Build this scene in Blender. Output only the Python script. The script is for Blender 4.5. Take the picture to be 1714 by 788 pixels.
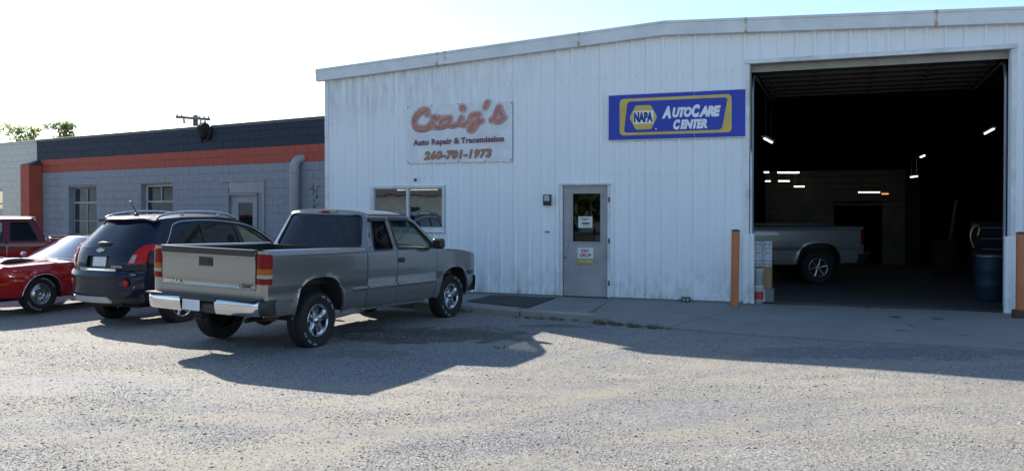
import bpy, bmesh, math, random
import numpy as np
from mathutils import Vector, Matrix, noise
from mathutils.geometry import delaunay_2d_cdt
for o in list(bpy.data.objects): bpy.data.objects.remove(o)
S = bpy.context.scene; COL = S.collection
R = math.radians; PI = math.pi
rng = random.Random(7); nrng = np.random.default_rng(11)

# ------------------------------------------------------------------ camera, sky, sun, exposure
cd = bpy.data.cameras.new('camera'); cam = bpy.data.objects.new('camera', cd); COL.objects.link(cam)
cam.location = (0, 0, 1.877); cam.rotation_euler = (R(90-0.7), 0, 0)
cd.lens = 36*1450/1714; cd.sensor_width = 36; cd.shift_y = -0.0154
cd.clip_end = 2000; cd.clip_start = .1; S.camera = cam
SUN_DIR = Vector((1.23, -1.62, -1.0)).normalized()      # direction the light travels
SUN_EL = math.asin(-SUN_DIR.z)
w = bpy.data.worlds.new('World'); S.world = w; w.use_nodes = True
nt = w.node_tree; bg = nt.nodes['Background']
sky = nt.nodes.new('ShaderNodeTexSky'); sky.sky_type = 'NISHITA'; sky.sun_disc = False
sky.sun_elevation = SUN_EL; sky.sun_rotation = math.atan2(-SUN_DIR.x, -SUN_DIR.y)
sky.air_density = 1.0; sky.dust_density = 0.4; sky.ozone_density = 2.5; sky.altitude = 0
nt.links.new(sky.outputs[0], bg.inputs[0]); bg.inputs[1].default_value = 0.10
sl = bpy.data.lights.new('sun', 'SUN'); sun = bpy.data.objects.new('sun', sl); COL.objects.link(sun)
sl.energy = 5.0; sl.angle = R(0.53); sl.color = (1.0, .92, .80)
sun.rotation_euler = SUN_DIR.to_track_quat('-Z', 'Y').to_euler()
S.view_settings.view_transform = 'Standard'; S.view_settings.look = 'None'
S.view_settings.exposure = 1.32; S.view_settings.gamma = 1.0
S.render.engine = 'CYCLES'
S.cycles.max_bounces = 6; S.cycles.transparent_max_bounces = 12

# ------------------------------------------------------------------ materials
def new_mat(name):
    m = bpy.data.materials.new(name); m.use_nodes = True
    return m, m.node_tree, m.node_tree.nodes['Principled BSDF']
def N(t, ty, **kw):
    n = t.nodes.new(ty)
    for k, v in kw.items(): setattr(n, k, v)
    return n
def ramp(t, fac, stops, interp='LINEAR'):
    r = N(t, 'ShaderNodeValToRGB'); r.color_ramp.interpolation = interp
    e = r.color_ramp.elements
    while len(e) < len(stops): e.new(.5)
    for i, (p, c) in enumerate(stops):
        e[i].position = p; e[i].color = (*c, 1) if len(c) == 3 else c
    t.links.new(fac, r.inputs[0]); return r.outputs[0]
def mixc(t, fac, a, b, mode='MIX'):
    n = N(t, 'ShaderNodeMix', data_type='RGBA', blend_type=mode)
    if isinstance(fac, (int, float)): n.inputs[0].default_value = fac
    else: t.links.new(fac, n.inputs[0])
    for i, v in ((6, a), (7, b)):
        if isinstance(v, tuple): n.inputs[i].default_value = (*v, 1) if len(v) == 3 else v
        else: t.links.new(v, n.inputs[i])
    return n.outputs[2]
def coords(t, scale=(1, 1, 1), space='Object', loc=(0, 0, 0)):
    tc = N(t, 'ShaderNodeTexCoord'); mp = N(t, 'ShaderNodeMapping')
    mp.inputs['Scale'].default_value = scale; mp.inputs['Location'].default_value = loc
    t.links.new(tc.outputs[space], mp.inputs[0]); return mp.outputs[0]
def wcoords(t, scale=(1, 1, 1)):
    g = N(t, 'ShaderNodeNewGeometry'); mp = N(t, 'ShaderNodeMapping'); mp.inputs['Scale'].default_value = scale
    t.links.new(g.outputs['Position'], mp.inputs[0]); return mp.outputs[0]
def noi(t, vec, scale, detail=4, rough=.55, out=0, dist=0):
    n = N(t, 'ShaderNodeTexNoise'); n.inputs['Scale'].default_value = scale
    n.inputs['Detail'].default_value = detail; n.inputs['Roughness'].default_value = rough
    n.inputs['Distortion'].default_value = dist
    t.links.new(vec, n.inputs['Vector']); return n.outputs[out]
def bump(t, b, h, strength=.3, dist=.01):
    n = N(t, 'ShaderNodeBump'); n.inputs['Strength'].default_value = strength; n.inputs['Distance'].default_value = dist
    t.links.new(h, n.inputs['Height']); t.links.new(n.outputs[0], b.inputs['Normal'])
def mat(name, col, rough=.5, metal=0, var=.12, vscale=3, bmp=0, bscale=60, spec=.5, coat=0, stretch=(1, 1, 1), dirt=None, dirt_amt=.5, dscale=1.3):
    m, t, b = new_mat(name); v = coords(t, stretch)
    lo = tuple(c*(1-var) for c in col); hi = tuple(min(1, c*(1+var)) for c in col)
    c = ramp(t, noi(t, v, vscale, 5), [(.3, lo), (.7, hi)])
    if dirt:
        f = ramp(t, noi(t, coords(t, stretch, loc=(3.1, 1.7, .4)), dscale, 6, .65), [(.48, (0, 0, 0)), (.75, (dirt_amt,)*3)])
        c = mixc(t, f, c, dirt)
    t.links.new(c, b.inputs['Base Color'])
    b.inputs['Roughness'].default_value = rough; b.inputs['Metallic'].default_value = metal
    b.inputs['Specular IOR Level'].default_value = spec
    if coat: b.inputs['Coat Weight'].default_value = coat; b.inputs['Coat Roughness'].default_value = .05
    if bmp: bump(t, b, noi(t, v, bscale, 4), bmp, .004)
    return m
def paint(name, col, metal=.0, rough=.35, dust=(.30, .27, .22), dust_amt=.35, coat=.8, flake=0):
    """car paint with a film of dust low on the body"""
    m, t, b = new_mat(name)
    oc = coords(t); sep = N(t, 'ShaderNodeSeparateXYZ'); t.links.new(oc, sep.inputs[0])
    mr = N(t, 'ShaderNodeMapRange'); mr.inputs[1].default_value = 1.1; mr.inputs[2].default_value = .35
    mr.inputs[3].default_value = .12; mr.inputs[4].default_value = 1.0
    t.links.new(sep.outputs[2], mr.inputs[0])
    n = ramp(t, noi(t, oc, 2.2, 3, .5), [(.25, (0, 0, 0)), (.85, (1, 1, 1))])
    mu = N(t, 'ShaderNodeMath', operation='MULTIPLY'); t.links.new(n, mu.inputs[0]); t.links.new(mr.outputs[0], mu.inputs[1])
    m2 = N(t, 'ShaderNodeMath', operation='MULTIPLY'); t.links.new(mu.outputs[0], m2.inputs[0]); m2.inputs[1].default_value = dust_amt
    base = ramp(t, noi(t, oc, 1.4, 3), [(.3, tuple(c*.93 for c in col)), (.7, tuple(min(1, c*1.05) for c in col))])
    t.links.new(mixc(t, m2.outputs[0], base, dust), b.inputs['Base Color'])
    rr = N(t, 'ShaderNodeMapRange'); t.links.new(m2.outputs[0], rr.inputs[0]); rr.inputs[2].default_value = .6
    rr.inputs[3].default_value = rough; rr.inputs[4].default_value = .5
    t.links.new(rr.outputs[0], b.inputs['Roughness'])
    b.inputs['Metallic'].default_value = metal
    b.inputs['Specular IOR Level'].default_value = .5 if metal else .15
    b.inputs['Coat Weight'].default_value = coat; b.inputs['Coat Roughness'].default_value = .05
    bump(t, b, noi(t, oc, 1.6, 0), .05, .02)
    return m
def emis(name, col, strength):
    m, t, b = new_mat(name); b.inputs['Base Color'].default_value = (*col, 1)
    b.inputs['Emission Color'].default_value = (*col, 1); b.inputs['Emission Strength'].default_value = strength
    return m
def glass(name, tint, refl=1.0, rough=.01, opaque=0.0):
    m, t, b = new_mat(name); out = t.nodes['Material Output']
    tr = N(t, 'ShaderNodeBsdfTransparent'); tr.inputs[0].default_value = (*tint, 1)
    gl = N(t, 'ShaderNodeBsdfGlossy'); gl.inputs['Roughness'].default_value = rough
    gl.inputs['Color'].default_value = (.95, .97, 1, 1)
    fr = N(t, 'ShaderNodeFresnel'); fr.inputs['IOR'].default_value = 1.52
    mu = N(t, 'ShaderNodeMath', operation='MULTIPLY'); mu.use_clamp = True
    t.links.new(fr.outputs[0], mu.inputs[0]); mu.inputs[1].default_value = refl
    mx = N(t, 'ShaderNodeMixShader'); t.links.new(mu.outputs[0], mx.inputs[0])
    t.links.new(tr.outputs[0], mx.inputs[1]); t.links.new(gl.outputs[0], mx.inputs[2])
    v = coords(t); n = N(t, 'ShaderNodeBump'); n.inputs['Strength'].default_value = .05; n.inputs['Distance'].default_value = .02
    t.links.new(noi(t, v, 2.5, 1), n.inputs['Height']); t.links.new(n.outputs[0], gl.inputs['Normal']); t.links.new(n.outputs[0], fr.inputs['Normal'])
    t.links.new(mx.outputs[0], out.inputs[0]); t.nodes.remove(b)
    return m

M = {}
def gravel_mat():
    m, t, b = new_mat('gravel'); v = wcoords(t)
    vo = N(t, 'ShaderNodeTexVoronoi'); vo.inputs['Scale'].default_value = 62; t.links.new(v, vo.inputs['Vector'])
    vo2 = N(t, 'ShaderNodeTexVoronoi'); vo2.inputs['Scale'].default_value = 30; t.links.new(v, vo2.inputs['Vector'])
    bw = N(t, 'ShaderNodeRGBToBW'); t.links.new(vo.outputs['Color'], bw.inputs[0])
    st = ramp(t, bw.outputs[0], [(.15, (.06, .062, .066)), (.38, (.185, .184, .18)), (.60, (.27, .265, .25)), (.82, (.46, .45, .42))])
    fine = ramp(t, noi(t, v, 120, 3), [(.3, (.13, .12, .11)), (.7, (.30, .28, .25))])
    stone = mixc(t, .35, st, fine)
    dirtc = ramp(t, noi(t, v, 14, 6, .7), [(.3, (.205, .187, .150)), (.7, (.335, .310, .250))])
    mp = N(t, 'ShaderNodeMapping'); mp.inputs['Scale'].default_value = (.55, 1.0, 1); t.links.new(v, mp.inputs[0])
    f = ramp(t, noi(t, mp.outputs[0], .8, 7, .68, dist=.6), [(.40, (0, 0, 0)), (.66, (.75, .75, .75))])
    c = mixc(t, f, stone, mixc(t, .2, dirtc, stone))
    f2 = ramp(t, noi(t, mp.outputs[0], .35, 5, .6), [(.42, (0, 0, 0)), (.58, (1, 1, 1))])
    c = mixc(t, f2, c, mixc(t, 1.0, c, (.80, .84, .93), 'MULTIPLY'))
    # dark dirt by the truck, paler patches, and building shade painted along the apron
    sp = N(t, 'ShaderNodeSeparateXYZ'); t.links.new(v, sp.inputs[0])
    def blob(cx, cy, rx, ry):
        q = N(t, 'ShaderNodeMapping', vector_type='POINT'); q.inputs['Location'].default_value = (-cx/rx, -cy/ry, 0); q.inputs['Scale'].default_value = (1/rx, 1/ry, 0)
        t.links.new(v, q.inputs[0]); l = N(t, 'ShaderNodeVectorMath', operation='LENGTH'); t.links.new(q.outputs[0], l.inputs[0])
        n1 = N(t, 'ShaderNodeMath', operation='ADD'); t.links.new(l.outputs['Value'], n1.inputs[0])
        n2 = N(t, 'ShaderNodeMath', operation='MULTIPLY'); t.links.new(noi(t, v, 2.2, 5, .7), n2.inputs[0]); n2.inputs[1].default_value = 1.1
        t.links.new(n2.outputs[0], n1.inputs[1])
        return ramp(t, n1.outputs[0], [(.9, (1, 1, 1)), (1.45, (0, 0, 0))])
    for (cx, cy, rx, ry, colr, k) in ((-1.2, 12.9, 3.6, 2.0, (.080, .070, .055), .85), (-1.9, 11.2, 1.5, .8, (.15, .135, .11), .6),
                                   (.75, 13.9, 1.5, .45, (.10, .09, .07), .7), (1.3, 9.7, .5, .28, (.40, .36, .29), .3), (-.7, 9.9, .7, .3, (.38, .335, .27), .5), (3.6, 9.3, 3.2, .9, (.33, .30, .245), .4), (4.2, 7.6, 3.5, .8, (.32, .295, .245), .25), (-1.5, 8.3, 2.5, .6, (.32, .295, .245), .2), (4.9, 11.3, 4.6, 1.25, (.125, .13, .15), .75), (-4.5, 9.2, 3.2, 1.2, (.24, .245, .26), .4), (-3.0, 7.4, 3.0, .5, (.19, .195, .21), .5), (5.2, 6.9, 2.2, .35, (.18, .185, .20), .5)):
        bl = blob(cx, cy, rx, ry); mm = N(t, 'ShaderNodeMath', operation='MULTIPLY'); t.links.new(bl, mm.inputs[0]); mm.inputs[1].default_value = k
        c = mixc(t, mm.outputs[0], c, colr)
    # faint wheel tracks: pairs of compacted dusty bands swinging through the lot
    for (cx, cy, r, k) in ((9, -6, 15.3, .5), (9, -6, 16.9, .5), (-13, 22, 17.6, .42), (-13, 22, 19.2, .42), (2, 30, 21.2, .45), (2, 30, 22.8, .45)):
        q = N(t, 'ShaderNodeMapping', vector_type='POINT'); q.inputs['Location'].default_value = (-cx, -cy, 0); q.inputs['Scale'].default_value = (1, 1, 0); t.links.new(v, q.inputs[0])
        l = N(t, 'ShaderNodeVectorMath', operation='LENGTH'); t.links.new(q.outputs[0], l.inputs[0])
        a = N(t, 'ShaderNodeMath', operation='MULTIPLY_ADD'); t.links.new(noi(t, v, 1.1, 5, .7), a.inputs[0]); a.inputs[1].default_value = .5; t.links.new(l.outputs['Value'], a.inputs[2])
        d = N(t, 'ShaderNodeMath', operation='SUBTRACT'); t.links.new(a.outputs[0], d.inputs[0]); d.inputs[1].default_value = r+.25
        e = N(t, 'ShaderNodeMath', operation='ABSOLUTE'); t.links.new(d.outputs[0], e.inputs[0])
        c = mixc(t, ramp(t, e.outputs[0], [(.04, (k, k, k)), (.24, (0, 0, 0))]), c, dirtc)
        c = mixc(t, ramp(t, e.outputs[0], [(.20, (0, 0, 0)), (.28, (k*.5,)*3), (.42, (0, 0, 0))]), c, (.15, .153, .165))
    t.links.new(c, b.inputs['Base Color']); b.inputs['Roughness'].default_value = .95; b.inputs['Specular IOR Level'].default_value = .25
    def sc(x, k):
        n = N(t, 'ShaderNodeMath', operation='MULTIPLY'); t.links.new(x, n.inputs[0]); n.inputs[1].default_value = k; return n.outputs[0]
    def ad(a, b_):
        n = N(t, 'ShaderNodeMath', operation='ADD'); t.links.new(a, n.inputs[0]); t.links.new(b_, n.inputs[1]); return n.outputs[0]
    hh = ad(ad(sc(noi(t, v, 70, 5, .8), 1.1), sc(vo.outputs['Distance'], -.35)), sc(noi(t, v, 5, 3, .5), 1.2))
    bump(t, b, hh, .32, .010)
    return m
def stone_mat():
    m, t, b = new_mat('gravel_stone')
    at = N(t, 'ShaderNodeAttribute', attribute_name='tint')
    c = mixc(t, .5, at.outputs['Color'], ramp(t, noi(t, wcoords(t), 60, 4), [(.3, (.25, .25, .25)), (.7, (1, 1, 1))]), 'MULTIPLY')
    t.links.new(c, b.inputs['Base Color']); b.inputs['Roughness'].default_value = .9
    return m
def siding_mat():
    """white enamelled steel with chalky streaks, grime at the upper left and algae near the ground (object space = metres along the wall)"""
    m, t, b = new_mat('white_siding'); v = coords(t, space='Object')
    streak = noi(t, coords(t, (9, 1, .35)), 1.6, 6, .6)
    c = ramp(t, streak, [(.25, (.81, .825, .84)), (.5, (.835, .85, .86)), (.75, (.86, .87, .88))])
    big = ramp(t, noi(t, v, .7, 4), [(.3, (.95, .96, .97)), (.7, (1, 1, 1))])
    c = mixc(t, 1.0, c, big, 'MULTIPLY')
    sp = N(t, 'ShaderNodeSeparateXYZ'); t.links.new(v, sp.inputs[0])
    def rng_(i, a, b_):
        mr = N(t, 'ShaderNodeMapRange'); mr.inputs[1].default_value = a; mr.inputs[2].default_value = b_; t.links.new(sp.outputs[i], mr.inputs[0]); return mr.outputs[0]
    def mul(a, b_):
        n = N(t, 'ShaderNodeMath', operation='MULTIPLY')
        for i, q in ((0, a), (1, b_)):
            if isinstance(q, float): n.inputs[i].default_value = q
            else: t.links.new(q, n.inputs[i])
        return n.outputs[0]
    g = mul(rng_(2, 3.3, 4.5), rng_(0, 6.5, .3))
    g = mul(g, ramp(t, noi(t, coords(t, (3.5, 1, .6)), 2.2, 7, .65), [(.42, (0, 0, 0)), (.72, (1, 1, 1))]))
    c = mixc(t, mul(g, .85), c, (.34, .36, .37))
    a = mul(rng_(2, .95, .15), ramp(t, noi(t, coords(t, (2.6, 1, 1.1)), 1.9, 6, .7), [(.45, (0, 0, 0)), (.68, (1, 1, 1))]))
    c = mixc(t, mul(a, .8), c, (.34, .38, .28))
    sc = ramp(t, noi(t, coords(t, (1, 1, 1)), 38, 3, .5), [(.73, (0, 0, 0)), (.77, (1, 1, 1))])
    c = mixc(t, mul(sc, .5), c, (.35, .33, .30))
    t.links.new(c, b.inputs['Base Color']); b.inputs['Roughness'].default_value = .5; b.inputs['Specular IOR Level'].default_value = .35
    bump(t, b, noi(t, coords(t, (3, 1, .8)), 1.6, 3), .12, .03)
    return m
def fascia_mat():
    m, t, b = new_mat('fascia_metal'); v = coords(t)
    c = ramp(t, noi(t, v, 2.2, 6, .6), [(.3, (.60, .61, .61)), (.7, (.74, .745, .74))])
    sp = N(t, 'ShaderNodeSeparateXYZ'); t.links.new(v, sp.inputs[0])
    acc = None
    for s in (2.813, 5.916, 9.12, 12.282, 3.0):
        d = N(t, 'ShaderNodeMath', operation='SUBTRACT'); t.links.new(sp.outputs[0], d.inputs[0]); d.inputs[1].default_value = s
        a = N(t, 'ShaderNodeMath', operation='ABSOLUTE'); t.links.new(d.outputs[0], a.inputs[0])
        r = ramp(t, a.outputs[0], [(.008, (1, 1, 1)), (.045, (0, 0, 0))])
        if acc is None: acc = r
        else:
            q = N(t, 'ShaderNodeMath', operation='MAXIMUM'); t.links.new(acc, q.inputs[0]); t.links.new(r, q.inputs[1]); acc = q.outputs[0]
    q = N(t, 'ShaderNodeMath', operation='MULTIPLY'); t.links.new(acc, q.inputs[0]); t.links.new(ramp(t, noi(t, v, 9, 5), [(.38, (0, 0, 0)), (.6, (1, 1, 1))]), q.inputs[1])
    c = mixc(t, q.outputs[0], c, (.42, .25, .11))
    t.links.new(c, b.inputs['Base Color']); b.inputs['Roughness'].default_value = .45
    bump(t, b, noi(t, v, 1.7, 3), .15, .03)
    return m
def concrete_mat(name, lo, hi):
    m, t, b = new_mat(name); v = wcoords(t)
    c = ramp(t, noi(t, v, 1.3, 8, .62), [(.3, lo), (.7, hi)])
    c = mixc(t, .35, c, ramp(t, noi(t, v, 45, 5, .7), [(.3, tuple(x*.7 for x in lo)), (.7, tuple(x*1.2 for x in hi))]))
    f = ramp(t, noi(t, v, .9, 6, .7, dist=.8), [(.56, (0, 0, 0)), (.72, (.5, .5, .5))])
    c = mixc(t, f, c, (.13, .12, .11))
    t.links.new(c, b.inputs['Base Color']); b.inputs['Roughness'].default_value = .85
    bump(t, b, noi(t, v, 55, 5, .7), .35, .006)
    return m
def add_stains(m, stains):
    t = m.node_tree; b = t.nodes['Principled BSDF']; c = b.inputs['Base Color'].links[0].from_socket
    for cx, cy, rx, ry, k in stains:
        q = N(t, 'ShaderNodeMapping'); q.inputs['Location'].default_value = (-cx/rx, -cy/ry, 0); q.inputs['Scale'].default_value = (1/rx, 1/ry, 0)
        v = wcoords(t); t.links.new(v, q.inputs[0])
        l = N(t, 'ShaderNodeVectorMath', operation='LENGTH'); t.links.new(q.outputs[0], l.inputs[0])
        a = N(t, 'ShaderNodeMath', operation='MULTIPLY_ADD'); t.links.new(noi(t, v, 5, 5, .7), a.inputs[0]); a.inputs[1].default_value = 1.2; t.links.new(l.outputs['Value'], a.inputs[2])
        r = ramp(t, a.outputs[0], [(.75, (k, k, k)), (1.4, (0, 0, 0))])
        c = mixc(t, r, c, (.035, .033, .03))
    t.links.new(c, b.inputs['Base Color'])
M['gravel'] = gravel_mat(); M['stone'] = stone_mat(); M['siding'] = siding_mat(); M['fascia'] = fascia_mat()
M['concrete'] = concrete_mat('concrete', (.175, .175, .165), (.25, .248, .235))
add_stains(M['concrete'], [(6.27, 14.2, .30, .42, .9), (6.9, 13.95, .36, .36, .85), (5.85, 12.95, .28, .3, .6), (6.15, 13.3, .14, .8, .55), (6.55, 12.5, .25, .15, .5), (5.1, 13.0, .10, .06, .6), (7.1, 11.9, .5, .2, .35), (3.0, 14.9, .8, .3, .25), (1.2, 15.5, .4, .3, .3)])
M['kerb'] = concrete_mat('kerb_concrete', (.24, .23, .20), (.35, .335, .30))
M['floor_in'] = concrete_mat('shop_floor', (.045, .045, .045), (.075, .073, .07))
M['trim'] = mat('white_trim', (.70, .71, .72), .45, dirt=(.33, .30, .26), dirt_amt=.6)
M['reveal'] = mat('reveal_grey', (.38, .37, .35), .6, dirt=(.2, .16, .12), dirt_amt=.6)
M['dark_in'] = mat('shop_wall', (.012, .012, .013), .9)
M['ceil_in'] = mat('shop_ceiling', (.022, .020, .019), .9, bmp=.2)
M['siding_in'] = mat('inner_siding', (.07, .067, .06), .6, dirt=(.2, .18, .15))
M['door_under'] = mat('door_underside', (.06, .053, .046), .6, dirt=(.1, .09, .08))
M['steel'] = mat('galvanised_steel', (.35, .36, .37), .4, metal=.7)
M['black'] = mat('black_plastic', (.018, .018, .019), .45)
M['badge_red'] = mat('dull_red_badge', (.16, .035, .03), .4)
M['rubber'] = mat('rubber', (.012, .012, .013), .8, bmp=.3, dirt=(.06, .055, .045), dirt_amt=.3)
M['matrub'] = mat('mat_rubber', (.025, .027, .03), .85, bmp=.4, bscale=200, dirt=(.08, .075, .07), dirt_amt=.3)
M['door_grey'] = mat('door_paint', (.36, .34, .345), .45, dirt=(.25, .22, .2), dirt_amt=.4)
M['key_white'] = mat('sign_white', (.68, .68, .66), .5)
M['paper'] = mat('paper', (.62, .66, .58), .7)
M['red_ink'] = mat('red_ink', (.40, .03, .04), .5)
M['ink'] = mat('dark_ink', (.03, .035, .04), .6)
M['brass'] = mat('brass', (.55, .45, .18), .35, metal=.8)
M['orange'] = mat('orange_paint', (.50, .165, .06), .6, dirt=(.28, .12, .07), dirt_amt=.5, bmp=.2)
M['rust'] = mat('rusty_iron', (.09, .045, .03), .9, bmp=.4)
M['blk_dark'] = mat('painted_block_navy', (.018, .028, .050), .65, spec=.25, bmp=.5, bscale=45, var=.2)
M['blk_orange'] = mat('painted_block_orange', (.36, .075, .045), .65, spec=.25, bmp=.5, bscale=45)
M['blk_grey'] = mat('painted_block_grey', (.25, .265, .295), .65, spec=.25, bmp=.5, bscale=45, dirt=(.17, .18, .2), dirt_amt=.4)
M['blk_cream'] = mat('painted_block_cream', (.58, .555, .49), .65, spec=.25, bmp=.5, bscale=45, dirt=(.36, .36, .33), dirt_amt=.4)
M['jt_dark'] = mat('joint_navy', (.013, .020, .036), .8)
M['jt_orange'] = mat('joint_orange', (.28, .06, .037), .8)
M['jt_grey'] = mat('joint_grey', (.215, .23, .255), .8)
M['jt_cream'] = mat('joint_cream', (.52, .50, .44), .8)
M['grey_paint'] = mat('grey_paint', (.27, .28, .30), .5, dirt=(.18, .18, .19), dirt_amt=.4)
M['coping'] = mat('metal_coping', (.05, .055, .065), .5)
M['coping_pale'] = mat('pale_coping', (.42, .42, .40), .5)
M['tarp'] = mat('black_tar_rag', (.008, .008, .009), .9, bmp=.6, bscale=12)
M['win_white'] = mat('window_frame', (.62, .62, .62), .45)
M['win_grey'] = mat('grey_window_frame', (.32, .34, .36), .5)
M['winglass'] = glass('window_glass', (.34, .35, .34), 6.0)
M['winglass2'] = glass('dim_window_glass', (.22, .23, .23), 3.2)
M['doorglass'] = glass('door_glass', (.30, .31, .33), 1.0)
M['office_wall'] = mat('office_wall', (.30, .28, .24), .8)
M['blind'] = mat('door_blind', (.60, .58, .48), .8, stretch=(1, 1, 12))
M['tube'] = emis('fluorescent_tube', (1.0, .97, .86), 3.0)
M['tube_dim'] = emis('warm_tube', (1.0, .88, .66), 1.6)
M['tube_orange'] = emis('orange_lamp', (1.0, .30, .08), .8)
M['lamp_glass'] = mat('lamp_lens', (.42, .44, .44), .3)
M['wood'] = mat('weathered_wood', (.12, .10, .085), .85, stretch=(8, 8, 1), bmp=.3)
M['bark'] = mat('bark', (.10, .08, .06), .9, bmp=.5)
def leaf_mat(name, lo, hi):
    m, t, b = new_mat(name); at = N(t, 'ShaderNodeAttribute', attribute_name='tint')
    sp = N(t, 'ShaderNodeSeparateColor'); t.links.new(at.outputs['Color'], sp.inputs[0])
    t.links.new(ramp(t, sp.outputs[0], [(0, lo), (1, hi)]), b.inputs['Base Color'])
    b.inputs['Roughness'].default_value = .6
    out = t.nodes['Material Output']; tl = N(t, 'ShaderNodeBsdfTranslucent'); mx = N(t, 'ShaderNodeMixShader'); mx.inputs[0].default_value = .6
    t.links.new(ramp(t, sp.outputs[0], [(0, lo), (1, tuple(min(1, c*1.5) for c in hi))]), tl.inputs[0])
    t.links.new(b.outputs[0], mx.inputs[1]); t.links.new(tl.outputs[0], mx.inputs[2]); t.links.new(mx.outputs[0], out.inputs[0])
    return m
M['leaf'] = leaf_mat('leaves', (.13, .17, .09), (.30, .34, .18))
M['weed'] = leaf_mat('weeds', (.09, .10, .04), (.26, .21, .12))
# car materials
M['p_pewter'] = paint('pewter_paint', (.285, .275, .26), metal=.7, rough=.25, dust_amt=.26, coat=1)
M['p_navy'] = paint('navy_paint', (.007, .011, .026), metal=.0, rough=.4, dust_amt=.01, coat=.5)
M['p_red'] = paint('red_paint', (.36, .006, .008), rough=.2, dust_amt=.02, coat=1)
M['p_maroon'] = paint('maroon_paint', (.10, .006, .010), rough=.3, dust_amt=.04, coat=.8)
M['p_silver'] = paint('silver_paint', (.22, .22, .23), metal=.4, rough=.35, dust_amt=.2)
M['chrome'] = mat('chrome', (.72, .72, .73), .10, metal=1, var=.06, dirt=(.45, .42, .38), dirt_amt=.35)
M['rim_chrome'] = mat('rim_chrome', (.50, .50, .52), .22, metal=1, dirt=(.12, .11, .10), dirt_amt=.8, dscale=5)
M['alloy'] = mat('alloy', (.50, .51, .53), .25, metal=.9)
M['skid'] = mat('silver_plastic', (.42, .42, .42), .4, metal=.3, dirt=(.2, .2, .19), dirt_amt=.6)
M['under'] = mat('underbody', (.015, .014, .013), .9, dirt=(.05, .035, .025), dirt_amt=.5)
M['cabin'] = mat('cabin_trim', (.055, .052, .05), .8)
M['seat'] = mat('seat_cloth', (.10, .095, .09), .9)
M['carglass'] = glass('car_glass', (.62, .72, .68), .65)
M['privacy'] = glass('privacy_glass', (.05, .055, .06), 1.1)
M['coupe_glass'] = glass('coupe_windshield', (.45, .5, .5), 3.0)
M['privacy2'] = glass('dark_side_glass', (.06, .065, .07), .45)
M['plate'] = mat('number_plate', (.62, .64, .68), .4)
def lens(name, col):
    m, t, b = new_mat(name); v = coords(t, (1, 1, 1)); c = ramp(t, noi(t, v, 30, 2), [(.3, tuple(x*.7 for x in col)), (.7, col)])
    t.links.new(c, b.inputs['Base Color']); b.inputs['Roughness'].default_value = .3; b.inputs['Specular IOR Level'].default_value = .2; b.inputs['Coat Weight'].default_value = .12
    wv = N(t, 'ShaderNodeTexWave'); wv.inputs['Scale'].default_value = 14; t.links.new(v, wv.inputs['Vector']); bump(t, b, wv.outputs[1], .3, .003)
    return m
M['lens_red'] = lens('red_lens', (.24, .002, .004)); M['lens_amber'] = lens('amber_lens', (.46, .13, .004)); M['lens_bright'] = lens('bright_red_lens', (.60, .012, .012)); M['lens_clear'] = lens('clear_lens', (.40, .39, .37))
M['white_paint'] = mat('white_letter', (.34, .34, .34), .5)
M['gold_badge'] = mat('gold_emblem', (.60, .50, .30), .3, metal=.6)
M['barrel_blue'] = mat('blue_plastic', (.010, .035, .06), .6)
M['cardboard'] = mat('cardboard', (.36, .23, .12), .85)
M['carton'] = mat('white_carton', (.50, .53, .60), .8)
M['bin_grey'] = mat('grey_plastic_bin', (.20, .20, .20), .6)
M['s_white'] = mat('sign_panel_white', (.70, .71, .73), .45, dirt=(.6, .62, .64), dirt_amt=.4)
M['s_pink'] = mat('faded_red_ink', (.48, .20, .155), .6, vscale=22, var=.35)
M['s_halo'] = mat('faded_pink_ink', (.63, .46, .46), .6, vscale=20, var=.06)
M['s_plum'] = mat('faded_plum_ink', (.22, .10, .13), .6, vscale=20)
M['s_orange'] = mat('faded_orange_ink', (.46, .22, .09), .6, vscale=20)
M['s_navyline'] = mat('outline_ink', (.09, .09, .15), .6)
M['n_blue'] = mat('sign_blue', (.010, .035, .38), .4, vscale=1.2, var=.15)
M['n_gold'] = mat('sign_gold', (.62, .43, .10), .45)
M['n_white'] = mat('sign_lettering_white', (.80, .82, .86), .45)
M['n_navy'] = mat('sign_letter_navy', (.012, .03, .20), .45)
M['h_wall'] = mat('pale_clapboard', (.58, .58, .52), .7)
M['h_roof'] = mat('dark_shingle', (.05, .05, .055), .85)

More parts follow.
